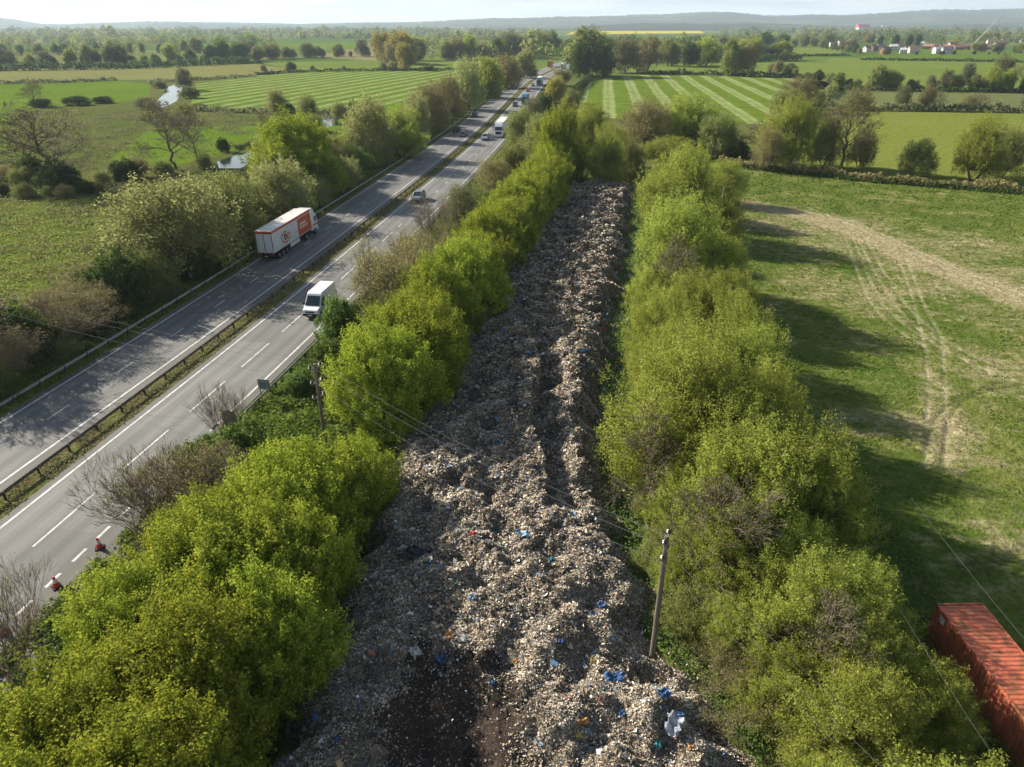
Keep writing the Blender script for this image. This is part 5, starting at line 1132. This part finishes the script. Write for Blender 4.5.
# white van
def make_van():
    root = empty('van'); W = 2.0; h = 2.95; b = MB()
    b.prism([(-h, .45), (-h + .05, .35), (h - .1, .33), (h, .45), (h - .02, .85), (h - .12, 1.05), (h - .85, 1.28), (h - 1.75, 2.42), (h - 2.1, 2.58), (-h + .1, 2.6), (-h, 2.45)], -W / 2, W / 2, 0, [.06, .03, .06, .14, .12, .12, .05, .16, .16, .13, .12])
    b.build('body', 'paint_white', root, .06)
    MB().prism([(h - .90, 1.30), (h - 1.62, 2.22), (h - 1.58, 2.26), (h - .83, 1.34)], -W / 2 + .16, W / 2 - .16, 0, [0, .07, .07, 0]).build('windscreen', 'car_glass', root)
    for x in (-1, 1):
        MB().prism([(h - 1.05, 1.36), (h - 1.62, 2.08), (h - 2.25, 2.08), (h - 2.25, 1.36)], x * (W / 2 - .055) - .03, x * (W / 2 - .055) + .03).build('side_window', 'car_glass', root)
        MB().box((x * (W / 2 - .30), h - .05, .95), (.36, .16, .24), 0, 0, (.8, .7)).build('headlight', 'lamp_clear', root, .02)
        MB().box((x * (W / 2 - .1), -h + .03, 1.3), (.13, .08, .55)).build('tail_light', 'lamp_red', root, .01)
        MB().box((x * (W / 2 + .16), h - 1.15, 1.5), (.2, .14, .34)).box((x * (W / 2 + .04), h - 1.18, 1.42), (.14, .06, .06)).build('wing_mirror', 'bumper_dark', root, .02)
        MB().box((x * (W / 2 - .01), -.4, .85), (.05, 3.6, .12)).build('rub_strip', 'bumper_dark', root)
        for y in (h - 1.0, -h + 1.25): wheel(root, x * (W / 2 - .12), y, .35, .24)
    MB().box((0, h - .0, .52), (W * .86, .18, .28)).build('bumper', 'bumper_dark', root, .03)
    MB().box((0, h + .02, .86), (1.05, .06, .17)).build('grille', 'bumper_dark', root, .01)
    MB().box((0, h + .10, .50), (.52, .02, .11)).build('number_plate', 'trailer_white', root)
    MB().box((0, -h - .005, 1.45), (.03, .02, 1.9)).build('door_seam', 'bumper_dark', root)
    return root
place_vehicle(make_van(), 79.0, 7.25, True, 'white panel van driving towards the drone behind the russet shrub', 'van', 'panel_van')
# lorries
def make_lorry(cabp, trailp, roofp, tl=13.4, th_=4.05, graphics=False, deflector=True, bodyonly=False):
    root = empty('lorry'); W = 2.5; f = (tl + 2.75) / 2              # front at +f
    b = MB(); b.prism([(f - 2.2, .75), (f - 2.2, 3.0), (f - 1.9, 3.15), (f - .35, 3.05), (f - .04, 2.0), (f, 1.9), (f, .42), (f - .5, .38), (f - .55, .75)], -W / 2 + .02, W / 2 - .02, 0, [0, .05, .12, .12, .05, .03, .05, .05, 0])
    b.build('cab', cabp, root, .06)
    if deflector: MB().prism([(f - 2.15, 3.05), (f - 2.15, th_ - .1), (f - 1.3, th_ - .14), (f - .38, 3.06)], -W / 2 + .12, W / 2 - .12, 0, [0, .06, .1, .1]).build('wind_deflector', cabp, root, .05)
    MB().prism([(f - .29, 2.85), (f - .05, 2.06), (f - .01, 2.09), (f - .25, 2.9)], -W / 2 + .17, W / 2 - .17, 0, [.06, 0, 0, .06]).build('windscreen', 'car_glass', root)
    MB().box((0, f + .015, 1.35), (1.7, .05, .75)).build('grille', 'bumper_dark', root, .02)
    MB().box((0, f - .02, .55), (W - .1, .18, .32)).build('bumper', cabp, root, .03)
    MB().box((0, f - .12, 2.98), (W - .3, .30, .05), rx=-.25).build('sun_visor', 'bumper_dark', root)
    for x in (-1, 1):
        MB().prism([(f - .5, 2.0), (f - .62, 2.75), (f - 1.3, 2.75), (f - 1.3, 2.0)], x * (W / 2 - .05) - .03, x * (W / 2 - .05) + .04).build('side_window', 'car_glass', root)
        MB().box((x * (W / 2 + .16), f - .12, 2.4), (.14, .2, .6)).box((x * (W / 2 + .02), f - .2, 2.68), (.26, .05, .05)).build('wing_mirror', 'bumper_dark', root, .02)
        MB().box((x * .92, f + .0, .72), (.4, .08, .2)).build('headlight', 'lamp_clear', root, .02)
        for y in (f - 1.3, f - 4.9): wheel(root, x * (W / 2 - .18), y, .5, .34)
        for y in (-f + 1.6, -f + 2.9, -f + 4.2): wheel(root, x * (W / 2 - .18), y, .5, .34)
        MB().box((x * (W / 2 - .05), -f + 7.2, .78), (.05, 3.4, .55)).build('side_guard', 'trailer_white' if graphics else 'chassis', root, .01)
        MB().box((x * .95, -f + .02, .95), (.4, .06, .16)).build('tail_light', 'lamp_red', root)
        for y in (-f + 2.9,): MB().box((x * (W / 2 - .18), y, 1.06), (.4, 3.9, .05)).build('mudguard', 'chassis', root)
    MB().box((0, f - 3.6, .82), (1.0, 4.6, .3)).box((0, -f + 5.5, 1.0), (1.1, 10.6, .25)).box((0, -f + .15, .55), (2.2, .12, .12)).box((.8, f - 3.2, .65), (.6, 1.2, .55)).box((-.8, f - 3.2, .65), (.6, 1.2, .55)).build('chassis', 'chassis', root, .01)
    z0 = 1.18; tr = MB().box((0, -f + tl / 2, (z0 + th_) / 2), (W, tl, th_ - z0)).build('trailer', trailp, root, .03)
    MB().box((0, -f + tl / 2, th_ + .012), (W - .12, tl - .12, .03)).build('trailer_roof', roofp, root, .01)
    MB().box((0, -f - .012, (z0 + th_) / 2), (W - .1, .02, th_ - z0 - .3)).build('door_seam', 'chassis', tr)
    for x in (-.55, .55):
        MB().box((x * 1.05, -f - .02, (z0 + th_) / 2 - .1), (1.05, .025, th_ - z0 - .55)).build('rear_door', 'paint_white' if graphics else trailp, tr, .01)
        for q in (-.25, .25): MB().tube([(x + q, -f - .05, z0 + .1), (x + q, -f - .05, th_ - .45)], .022, 5).build('locking_bar', 'galvanised', tr)
    MB().box((0, -f - .05, .72), (.52, .02, .12)).build('number_plate', 'number_plate', root)
    if graphics:
        MB().box((0, -f - .016, th_ - .15), (W, .03, .30)).build('red_band', 'paint_orange_red', tr)
        for x in (-1, 1):
            sx = x * (W / 2 + .008)
            MB().box((sx, -f + tl / 2, th_ - .16), (.02, tl, .32)).build('red_band', 'paint_orange_red', tr)
            MB().box((sx, -f + tl - 2.5, z0 + 1.38), (.02, 4.9, 2.5)).build('orange_panel', 'paint_orange_red', tr)
            MB().box((sx * 1.01, f - 1.0, 1.55), (.02, 2.1, .26)).build('red_band', 'paint_orange_red', root)
            # two lines of white lettering too small to read
            bb = MB(); rl = random.Random(4)
            for zc, n_, hh in ((z0 + 1.72, 8, .42), (z0 + 1.22, 9, .34)):
                yq = -f + tl - 4.2
                for i in range(n_):
                    wq = rl.uniform(.16, .3); bb.box((sx * 1.012, yq + wq / 2, zc), (.012, wq * .8, hh * rl.uniform(.7, 1))); yq += wq + .06
            bb.build('lettering', 'paint_white', tr)
            # round device of paw like strokes
            for mt, pts in (('paint_orange_red', [(-.75, .35, .38, .16, .5), (-.1, .62, .42, .15, 0), (.62, .30, .38, .15, -.6), (-.6, -.38, .40, .15, -.5), (.05, -.62, .42, .14, .1), (.66, -.35, .4, .15, .5)]), ('logo_brown', [(-.28, .1, .5, .18, .9), (.15, .12, .5, .2, -.9), (0, -.2, .42, .16, .1)]), ('logo_yellow', [(-.92, -.02, .18, .22, 0), (.9, .02, .18, .22, 0), (.38, .02, .18, .3, .3)])):
                bb = MB()
                for (dy, dz, ly, lz, a) in pts:
                    n_ = 14; vs = []
                    for k_2 in range(n_):
                        q = 6.283 * k_2 / n_; yy_, zz_ = math.cos(q) * ly, math.sin(q) * lz * (1 + .4 * math.cos(q)); vs.append((yy_ * math.cos(a) - zz_ * math.sin(a) + dy * 1.5, yy_ * math.sin(a) + zz_ * math.cos(a) + dz * 1.25))
                    y0_ = -f + 4.2; z0_ = z0 + 1.25
                    bb.prism([(y0_ + p0_, z0_ + p1_) for p0_, p1_ in vs], sx * 1.012 - .008, sx * 1.012 + .008)
                bb.build('emblem', mt, tr)
    return root
place_vehicle(make_lorry('paint_white', 'trailer_white', 'trailer_roof', 13.6, 4.25, True), 104.2, -7.45, False, 'long white lorry with an orange red panel on its trailer side', 'lorry', 'lorry')
place_vehicle(make_lorry('paint_white', 'trailer_white', 'trailer_roof', 13.2, 4.1), 227.5, 7.2, True, 'white lorry coming towards the drone beside a silver car', 'lorry', 'lorry')
place_vehicle(make_lorry('paint_blue', 'paint_blue', 'paint_blue', 8.0, 3.9), 320, 7.2, True, 'blue truck coming towards the drone beside a dark car', 'lorry', 'lorry')
place_vehicle(make_lorry('paint_blue', 'trailer_white', 'trailer_roof', 13.2, 4.2), 421, 7.2, True, 'lorry with a blue cab and white trailer beyond the red car', 'lorry', 'lorry')
place_vehicle(make_lorry('paint_dark_blue', 'paint_black', 'paint_black', 10, 4.1), 505, -7.4, False, 'dark truck driving away on the far carriageway', 'lorry', 'lorry')
place_vehicle(make_lorry('paint_orange', 'paint_orange', 'paint_orange', 10, 4.3), 606, -7.2, False, 'orange brown truck at the bend of the far carriageway', 'lorry', 'lorry')
place_vehicle(make_car('paint_yellow', 'suv'), 585, -3.6, False, 'yellow vehicle beside the orange brown truck at the bend', 'car', 'car')
place_vehicle(make_lorry('paint_white', 'trailer_white', 'trailer_roof', 12, 4.1), 577, 6.5, True, 'white lorry at the bend of the near carriageway under the huge green tree', 'lorry', 'lorry')
place_vehicle(make_lorry('paint_blue', 'paint_blue', 'paint_blue', 12, 4.2), 690, -6.0, False, 'dull blue lorry furthest away where the road meets the wood', 'lorry', 'lorry')

# ------------------------------------------------------------------ cones and signs
plain('cone_red', (.60, .045, .03), .55, 0, .3, .2, 4); plain('cone_white', (.68, .68, .68), .5, 0, .3, .15, 4); plain('rubber_black', (.02, .02, .02), .85, 0, .2, .2)
def make_cone():
    root = empty('traffic_cone'); MB().box((0, 0, .04), (.56, .56, .07)).build('base', 'rubber_black', root, .01)
    rr = lambda z: .21 - .155 * (z - .08) / .87
    def sect(z0, z1, e=0): return MB().tube([(0, 0, z0), (0, 0, z1)], [rr(z0) + e, rr(z1) + e], 20)
    sect(.08, .95).build('cone', 'cone_red', root)
    sect(.44, .74, .004).build('sleeve', 'cone_white', root); return root
cone0 = make_cone()
for i, (px, py, lab) in enumerate([(100, 548, 'red and white traffic cone standing clear on the lay-by before the twiggy shrub'), (57, 587, 'traffic cone partly behind bare twigs at the lay-by edge'), (5, 633, 'nearest traffic cone at the edge of the picture by the lime green trees'), (225, 426, 'traffic cone beside the round dark sign'), (201, 447, 'traffic cone behind the top of the big twiggy shrub')]):
    if i == 0: c = cone0
    else:
        c = cone0.copy(); COL.objects.link(c)
        for ch in cone0.children: q = ch.copy(); COL.objects.link(q); q.parent = c
    x, y = G(px, py, .15); c.location = (x, y, .156); c.rotation_euler = (0, 0, random.uniform(0, 1)); c.scale = (.95, .95, .84); tag(c, lab, 'traffic cone', 'traffic cones along the lay-by')
plain('sign_back', (.12, .17, .19), .45, .3, .4, .2); plain('sign_grey', (.06, .075, .075), .6, .2, .3, .3); plain('lamp_amber', (.7, .3, .03), .4, 0, .4, .1)
x, y = G(267, 403); rt = empty('road_sign', (x, y, .1), -.15)
MB().box((0, 0, 1.75), (1.1, .03, .95)).build('sign_panel', 'sign_back', rt, .01)
for dx in (-.4, .4): MB().tube([(dx, -.06, 0), (dx, -.06, 2.3)], .045, 8).build('post', 'galvanised', rt)
for dz in (1.45, 2.05): MB().box((0, -.03, dz), (1.05, .03, .06)).build('rail', 'galvanised', rt)
tag(rt, 'blue grey rectangular road sign seen from behind over the near guard rail', 'road sign')
x, y = G(232, 430); rt = empty('temporary_sign', (x, y, .15), -.3)
MB().cyl((0, 0, .95), .78, .04, 'Y', 28).build('sign_panel', 'sign_grey', rt, .01)
MB().tube([(-.45, .1, .5), (-.45, .55, 0)], .03, 6).tube([(.45, .1, .5), (.45, .55, 0)], .03, 6).box((0, .05, .06), (1.3, .3, .06)).build('stand', 'chassis', rt)
MB().cyl((-.62, 0, 1.62), .12, .1, 'Y', 14).build('lamp', 'lamp_amber', rt)
tag(rt, 'round dark temporary sign with an amber lamp seen from behind at the lay-by', 'road sign')

# ------------------------------------------------------------------ poles and wires
m, t, o = newmat('pole_wood'); oc = N(t, 'ShaderNodeTexCoord').outputs['Object']
mpn = N(t, 'ShaderNodeMapping'); mpn.inputs['Scale'].default_value = (9, 9, .5); t.links.new(oc, mpn.inputs[0])
p = principled(t, o, None, .9, 0, .15); t.links.new(ramp(t, noise(t, mpn.outputs[0], 1.5, 5, .7), [(.3, (.085, .07, .052)), (.7, (.21, .18, .14))]), p.inputs['Base Color'])
plain('insulator', (.03, .022, .02), .35, 0, .5, .1); plain('wire', (.15, .15, .15), .9, 0, .1, .05); plain('pole_pale', (.42, .41, .38), .8, 0, .2, .2); plain('tag_yellow', (.65, .5, .05), .5, 0, .3, .1)
def pole(x, y, h, z, label, arms, ang, r=.155, marks=True, pale=False):
    root = empty('utility_pole', (x, y, z), ang); MB().tube([(0, 0, -.4), (0, 0, h * .5), (0, 0, h)], [r, r * .88, r * .74], 12).build('pole', 'pole_pale' if pale else 'pole_wood', root, smooth=False)
    for zz_ in arms:
        MB().box((0, .0, zz_), (.12, .95, .10)).build('cross_arm', 'pole_wood', root, .01)
        for s in (-1, 1):
            MB().tube([(0, s * .42, zz_ + .05), (0, s * .42, zz_ + .12), (0, s * .42, zz_ + .16), (0, s * .42, zz_ + .22), (0, s * .42, zz_ + .28)], [.04, .12, .07, .12, .05], 10).build('insulator', 'insulator', root)
    if marks: MB().cyl((0, 0, h * .62), r * .84, .10, 'Z', 12).build('danger_tag', 'tag_yellow', root)
    tag(root, label, 'utility pole', 'wooden poles of the overhead line'); return root
PL = (-13.8, 44.9); PRt = (7.25, 26.4); zr = 1.15
dl = math.atan2(PRt[1] - PL[1], PRt[0] - PL[0])
pole(*PL, 8.8, 0, 'wooden pole with three dark insulator arms in the gap of the green row', [8.5, 7.35, 6.2], dl + .0)
pole(*PRt, 8.1, zr - .6, 'bare weathered wooden pole standing at the right edge of the waste', [7.9, 7.0], dl + .3)
x, y = G(718, 233); pole(x, y, 7.2, 0, 'pale thin pole at the corner of the worn field', [], 0, .11, False, True)
x, y = G(653, 84); pole(x, y, 9, 0, 'distant thin pole standing in the right striped field', [], 0, .16, False)
def wire(a, b, sag, label, rad=.0085):
    a, b = Vector(a), Vector(b); n = 24; pts = []
    for i in range(n + 1):
        f = i / n; q = a * (1 - f) + b * f; q.z -= 4 * sag * f * (1 - f); pts.append(q)
    o = MB().tube(pts, rad, 5).build('overhead_wire', 'wire'); tag(o, label, 'wire', 'overhead wires')
perp = Vector((-math.sin(dl), math.cos(dl), 0))
P3 = (-66.0, 71.5)
for i, (zl, zr_, s) in enumerate([(8.85, 8.35, -.42), (8.85, 8.35, .42), (7.7, 7.45, -.42)]):
    A = Vector((*PL, zl)) + perp * s; B = Vector((*PRt, zr_)) + perp * s
    wire(A, B, .7 + .15 * i, '%s wire from the near side spanning the waste between the two poles' % nth(i))
    D = Vector((*P3, zl - .2)) + perp * s * 1.6
    wire(A, D, 1.0 + .1 * i, '%s wire from the near side crossing the road from the left pole' % nth(i))
    E_ = B + Vector((11, -15, -4.2)); wire(B, E_, .3, '%s wire from the near side running from the right pole into the willows' % nth(i), .007)
pole(P3[0], P3[1], 9.0, 0, 'wooden pole beyond the thicket at the far side of the road', [8.6, 7.4], dl)
wire((20.6, 30.0, 8.2), (21.6, 12.0, 7.2), .3, 'upper wire passing in front of the red container', .004)
wire((*G(898, 606, 5.8), 5.8), (*G(1012, 783, 5.4), 5.4), .1, 'lower wire passing in front of the red container', .004)

# ------------------------------------------------------------------ red container
m, t, o = newmat('container_red'); oc = N(t, 'ShaderNodeTexCoord').outputs['Object']
n1 = noise(t, oc, 1.2, 6, .7); n2 = noise(t, oc, 5, 5, .7)
col = mix(t, ramp(t, n1, [(.46, (0, 0, 0)), (.60, (1, 1, 1))]), (.44, .115, .06), (.23, .09, .038)); col = mix(t, ramp(t, n2, [(.58, (0, 0, 0)), (.72, (.8,) * 3)]), col, (.54, .21, .13))
p = principled(t, o, None, .6, 0, .3); t.links.new(col, p.inputs['Base Color'])
def corrug(n, per=4):
    out_ = []
    for i in range(n): out_ += [(i, 0), (i + .30, 0), (i + .5, 1), (i + .80, 1)]
    return out_ + [(n, 0)]
ct = empty('shipping_container', (23.75, 22.15, .12), R(1.0)); cw, cl_, ch = 2.44, 12.19, 2.59
pf = corrug(44); sc_ = (cl_ - .3) / 44
for s in (-1, 1):
    vs = []; fs = []
    for i, (q, dd_) in enumerate(pf):
        x_ = s * (cw / 2 - .02 - .045 * dd_); y_ = -cl_ / 2 + .15 + q * sc_; vs += [(x_, y_, .16), (x_, y_, ch - .1)]
    fs = [(2 * i, 2 * i + 2, 2 * i + 3, 2 * i + 1) for i in range(len(pf) - 1)]; MB().add(vs, fs).build('side_wall', 'container_red', ct)
vs = []
for i, (q, dd_) in enumerate(pf):
    y_ = -cl_ / 2 + .15 + q * sc_; z_ = ch - .045 + .03 * dd_; vs += [(-cw / 2 + .07, y_, z_), (cw / 2 - .07, y_, z_)]
MB().add(vs, [(2 * i, 2 * i + 1, 2 * i + 3, 2 * i + 2) for i in range(len(pf) - 1)]).build('roof', 'container_red', ct)
b = MB()
for sx in (-1, 1):
    for z_ in (.08, ch - .06): b.box((sx * (cw / 2 - .04), 0, z_), (.08, cl_ - .34, .12))
    for sy_ in (-1, 1): b.box((sx * (cw / 2 - .08), sy_ * (cl_ / 2 - .08), ch / 2), (.16, .16, ch))
for sy_ in (-1, 1):
    for z_ in (.08, ch - .06): b.box((0, sy_ * (cl_ / 2 - .06), z_), (cw - .34, .12, .12))
b.build('frame', 'container_red', ct, .01)
pe = corrug(9); vs = []
for i, (q, dd_) in enumerate(pe):
    x_ = -cw / 2 + .16 + q * (cw - .32) / 9; y_ = cl_ / 2 - .03 - .04 * dd_; vs += [(x_, y_, .14), (x_, y_, ch - .12)]
MB().add(vs, [(2 * i, 2 * i + 2, 2 * i + 3, 2 * i + 1) for i in range(len(pe) - 1)]).build('end_wall', 'container_red', ct)
for s in (-1, 1):
    dr = MB().box((s * .56, -cl_ / 2 + .05, ch / 2), (1.08, .05, ch - .28)).build('door', 'container_red', ct, .01)
    for q in (-.22, .22): MB().tube([(s * .56 + q, -cl_ / 2 - .0, .2), (s * .56 + q, -cl_ / 2 - .0, ch - .2)], .02, 6).build('locking_bar', 'galvanised', dr)
tag(ct, 'long rust red corrugated shipping container at the edge of the worn field', 'container')
lb = MB().add([(-cw / 2 - .004, cl_ / 2 - .55, 1.95), (-cw / 2 - .004, cl_ / 2 - .95, 1.95), (-cw / 2 - .004, cl_ / 2 - .98, 2.3), (-cw / 2 - .004, cl_ / 2 - .55, 2.34)], [(0, 1, 2, 3)]).build('notice', 'plastic_white', ct)

# ------------------------------------------------------------------ village, barn, crane
plain('render_white', (.62, .61, .57), .9, 0, .2, .2, .4); plain('render_cream', (.52, .46, .36), .9, 0, .2, .2, .4); plain('brick', (.30, .15, .10), .9, 0, .2, .25, .6); plain('tile_red', (.38, .21, .15), .85, 0, .2, .3, .5); plain('tile_brown', (.20, .13, .10), .85, 0, .2, .3, .5); plain('slate', (.13, .135, .145), .7, 0, .3, .25, .5); plain('roof_red', (.52, .06, .05), .6, 0, .3, .15, .2); plain('crane_pale', (.55, .54, .48), .5, .2, .4, .1); plain('window_dark', (.03, .035, .04), .15, 0, .5, .05); plain('door_green', (.05, .10, .07), .5, 0, .4, .1)
def house_proto(Lh, Dh, he, hr_, wall, roof):
    root = empty('house'); MB().prism([(-Dh / 2, 0), (Dh / 2, 0), (Dh / 2, he), (0, he + hr_), (-Dh / 2, he)], -Lh / 2, Lh / 2).build('wall', wall, root)
    e = .35; s = hr_ / (Dh / 2)
    for sg in (-1, 1):
        rf = MB().add([(-Lh / 2 - e, 0, he + hr_ + .12), (Lh / 2 + e, 0, he + hr_ + .12), (Lh / 2 + e, sg * (Dh / 2 + e), he - e * s + .12), (-Lh / 2 - e, sg * (Dh / 2 + e), he - e * s + .12), (-Lh / 2 - e, 0, he + hr_ + .3), (Lh / 2 + e, 0, he + hr_ + .3), (Lh / 2 + e, sg * (Dh / 2 + e), he - e * s + .3), (-Lh / 2 - e, sg * (Dh / 2 + e), he - e * s + .3)], [(0, 1, 2, 3), (7, 6, 5, 4), (0, 4, 5, 1), (1, 5, 6, 2), (2, 6, 7, 3), (3, 7, 4, 0)]).build('roof', roof, root)
        if sg < 0: MB().box((Lh * .36, .0, he + hr_ + .55), (.9, .7, 1.6)).build('chimney', 'brick', rf)
    for i, x_ in enumerate(np.linspace(-Lh / 2 + 1.3, Lh / 2 - 1.3, 4)):
        for z_ in (1.5, 4.0):
            if z_ + .8 < he and not (i == 1 and z_ < 2): MB().box((float(x_), -Dh / 2 - .01, z_), (1.3, .06, 1.25)).build('window', 'window_dark', root)
    MB().box((-Lh / 2 + 1.3 + (Lh - 2.6) / 3, -Dh / 2 - .01, 1.05), (1.0, .07, 2.1)).build('door', 'door_green', root)
    return root
def copy_tree(o, parent=None):
    c = o.copy(); COL.objects.link(c)
    if parent: c.parent = parent
    for ch in o.children: copy_tree(ch, c)
    return c
HP = [[house_proto(11, 8, 5.2, 3.4, 'render_white', 'slate'), False, 'white house with a grey roof'], [house_proto(13, 8, 4.8, 3.6, 'render_cream', 'tile_red'), False, 'cream house with a red tiled roof'], [house_proto(12, 8.5, 5.2, 3.6, 'brick', 'tile_brown'), False, 'brick house with a brown roof'], [house_proto(14, 8, 3.4, 3.2, 'brick', 'tile_red'), False, 'long low house with a red tiled roof'], [house_proto(10, 7, 5.0, 2.6, 'render_white', 'render_white'), False, 'all white house']]
hs = [(826, 45.5, 0), (832, 46.5, 0), (841, 45.5, 0), (866, 52, 0), (873, 51, 2), (880, 50, 0), (893, 50.5, 4), (899, 49.5, 1), (903, 53.5, 4), (908, 52.5, 1), (913, 53, 1), (921, 46, 4), (928, 49, 3), (935, 50, 3), (937, 53.5, 4), (941, 48.5, 3), (948, 50, 3), (952, 48, 1), (958, 49.5, 3), (966, 48.5, 3), (972, 50, 2), (980, 48.5, 3), (988, 49.5, 3), (996, 48, 1), (1004, 41.5, 1), (1012, 41.5, 1), (1022, 42, 4), (885, 54, 2), (946, 54, 0), (990, 44, 1), (1002, 44.5, 3)]
for i, (px, py, k) in enumerate(sorted(hs)):
    e = HP[k]; o = copy_tree(e[0]) if e[1] else e[0]; e[1] = True
    x, y = G(px, py); o.name = 'house'; o.location = (x, y, 0); o.rotation_euler = (0, 0, random.uniform(-.6, .6)); sc_ = random.uniform(.72, .95); o.scale = (sc_, sc_, sc_)
    tag(o, '%s, %s from the left among the village houses' % (e[2], nth(i)), 'house', 'houses of the village beyond the meadow')
for e in HP:
    if not e[1]: copy = e[0]; bpy.data.objects.remove(copy)
tree_row([(822, 48.5), (860, 54), (900, 55.5)], 9, (6, 10), ['m_olive', 'm_dark', 'm_grey', 'm_green'], .5, 'among the village houses at the left', 'trees among the village houses')
tree_row([(842, 51), (858, 51)], 3, (10, 14), ['m_brown'], .5, 'of brown trees left of the village', 'brown trees left of the village')
tree_row([(880, 46), (906, 46.5), (917, 47)], 6, (13, 19), ['m_dark'], .36, 'of dark conifers in the village', 'dark conifers in the village')
tree_row([(915, 55), (970, 54.5), (1060, 55)], 10, (3, 5), ['m_dark', 'm_olive', 'm_green', 'm_grey'], .6, 'in front of the village houses', 'trees in front of the village houses')
tree_row([(965, 52), (1060, 54)], 9, (9, 15), ['m_olive', 'm_green', 'm_willowd', 'm_grey'], .5, 'at the right end of the village', 'trees at the right end of the village')
tree_row([(862, 43), (875, 43)], 2, (14, 17), ['m_gold'], .55, 'of golden trees behind the village', 'golden trees behind the village')
tree_row([(978, 41.5), (1010, 40.5), (1050, 41)], 12, (14, 20), ['m_gold', 'm_willowd'], .4, 'of tall yellowish trees behind the crane', 'tall yellowish trees behind the crane')
# barn with red roof far off
x, y = G(862, 30.6); k = y / 2500
rb = empty('barn', (x, y, 0), .1); sc_ = depth(y) / FPX
Lb, hb = 11.5 * sc_, 5.6 * sc_
MB().box((0, 0, hb * .25), (Lb, Lb * .6, hb * .5)).build('wall', 'render_white', rb)
MB().prism([(-Lb * .34, hb * .5), (Lb * .34, hb * .5), (Lb * .1, hb), (-Lb * .1, hb)], -Lb * .52, Lb * .52).build('roof', 'roof_red', rb)
MB().box((Lb * .3, -Lb * .31, hb * .22), (Lb * .2, .6, hb * .35)).build('door', 'window_dark', rb)
tag(rb, 'huge far building with a bright red roof before the hills', 'building')
x, y = G(885, 29.8); wb = empty('dome_building', (x, y, 0)); sc_ = depth(y) / FPX
MB().prism([(-6, 0), (6, 0), (5, 3.0 * sc_), (2, 4.2 * sc_), (-2, 4.2 * sc_), (-5, 3 * sc_)], -4.2 * sc_, 4.2 * sc_).build('roof', 'render_white', wb); MB().box((0, -6.2, 1), (3 * sc_, .6, 2 * sc_)).build('door', 'window_dark', wb)
tag(wb, 'small pale rounded building right of the red roofed one', 'building')
# crane
x, y = G(973, 47); cr = empty('crane', (x, y, 0)); sc_ = depth(y) / FPX
MB().box((0, 0, 1.6), (7, 2.6, 1.6)).box((1.2, 0, 3.0), (2.4, 2.4, 1.4)).build('carrier', 'crane_pale', cr, .05)
for q in (-2.6, -1.2, 1.2, 2.6): wheel(cr, 1.1, q * .01, .7, .5).location = (q, -1.2, .7)
MB().box((-.8, 0, 3.3), (3, 2.2, 1.8)).build('operator_cab', 'paint_yellow', cr, .05)
ex, ez = 19 * sc_, 27.5 * sc_; j = MB()
for a_, b_ in ((-.6, -.6), (.6, -.6), (.6, .6), (-.6, .6)): j.tube([(-.5 + a_ * .5, b_, 3.6 + a_), (ex + a_ * .2, b_ * .5, ez)], [.38, .30], 5)
for i in range(22):
    f, f2 = i / 22, (i + 1) / 22; sgn = 1 if i % 2 else -1
    j.tube([(-.5 + (ex + .5) * f, sgn * .5, 3.6 + (ez - 3.6) * f), (-.5 + (ex + .5) * f2, -sgn * .5, 3.6 + (ez - 3.6) * f2)], .16, 4)
j.build('jib', 'crane_pale', cr)
MB().tube([(ex, 0, ez), (ex, 0, ez - 12)], .08, 4).build('hoist_cable', 'wire', cr)
tag(cr, 'pale crane with a long slanting jib rising over the village', 'crane')

# protos that were never placed
for p_ in PR.values():
    if not p_['used']:
        for ch in list(p_['root'].children): bpy.data.objects.remove(ch)
        bpy.data.objects.remove(p_['root'])
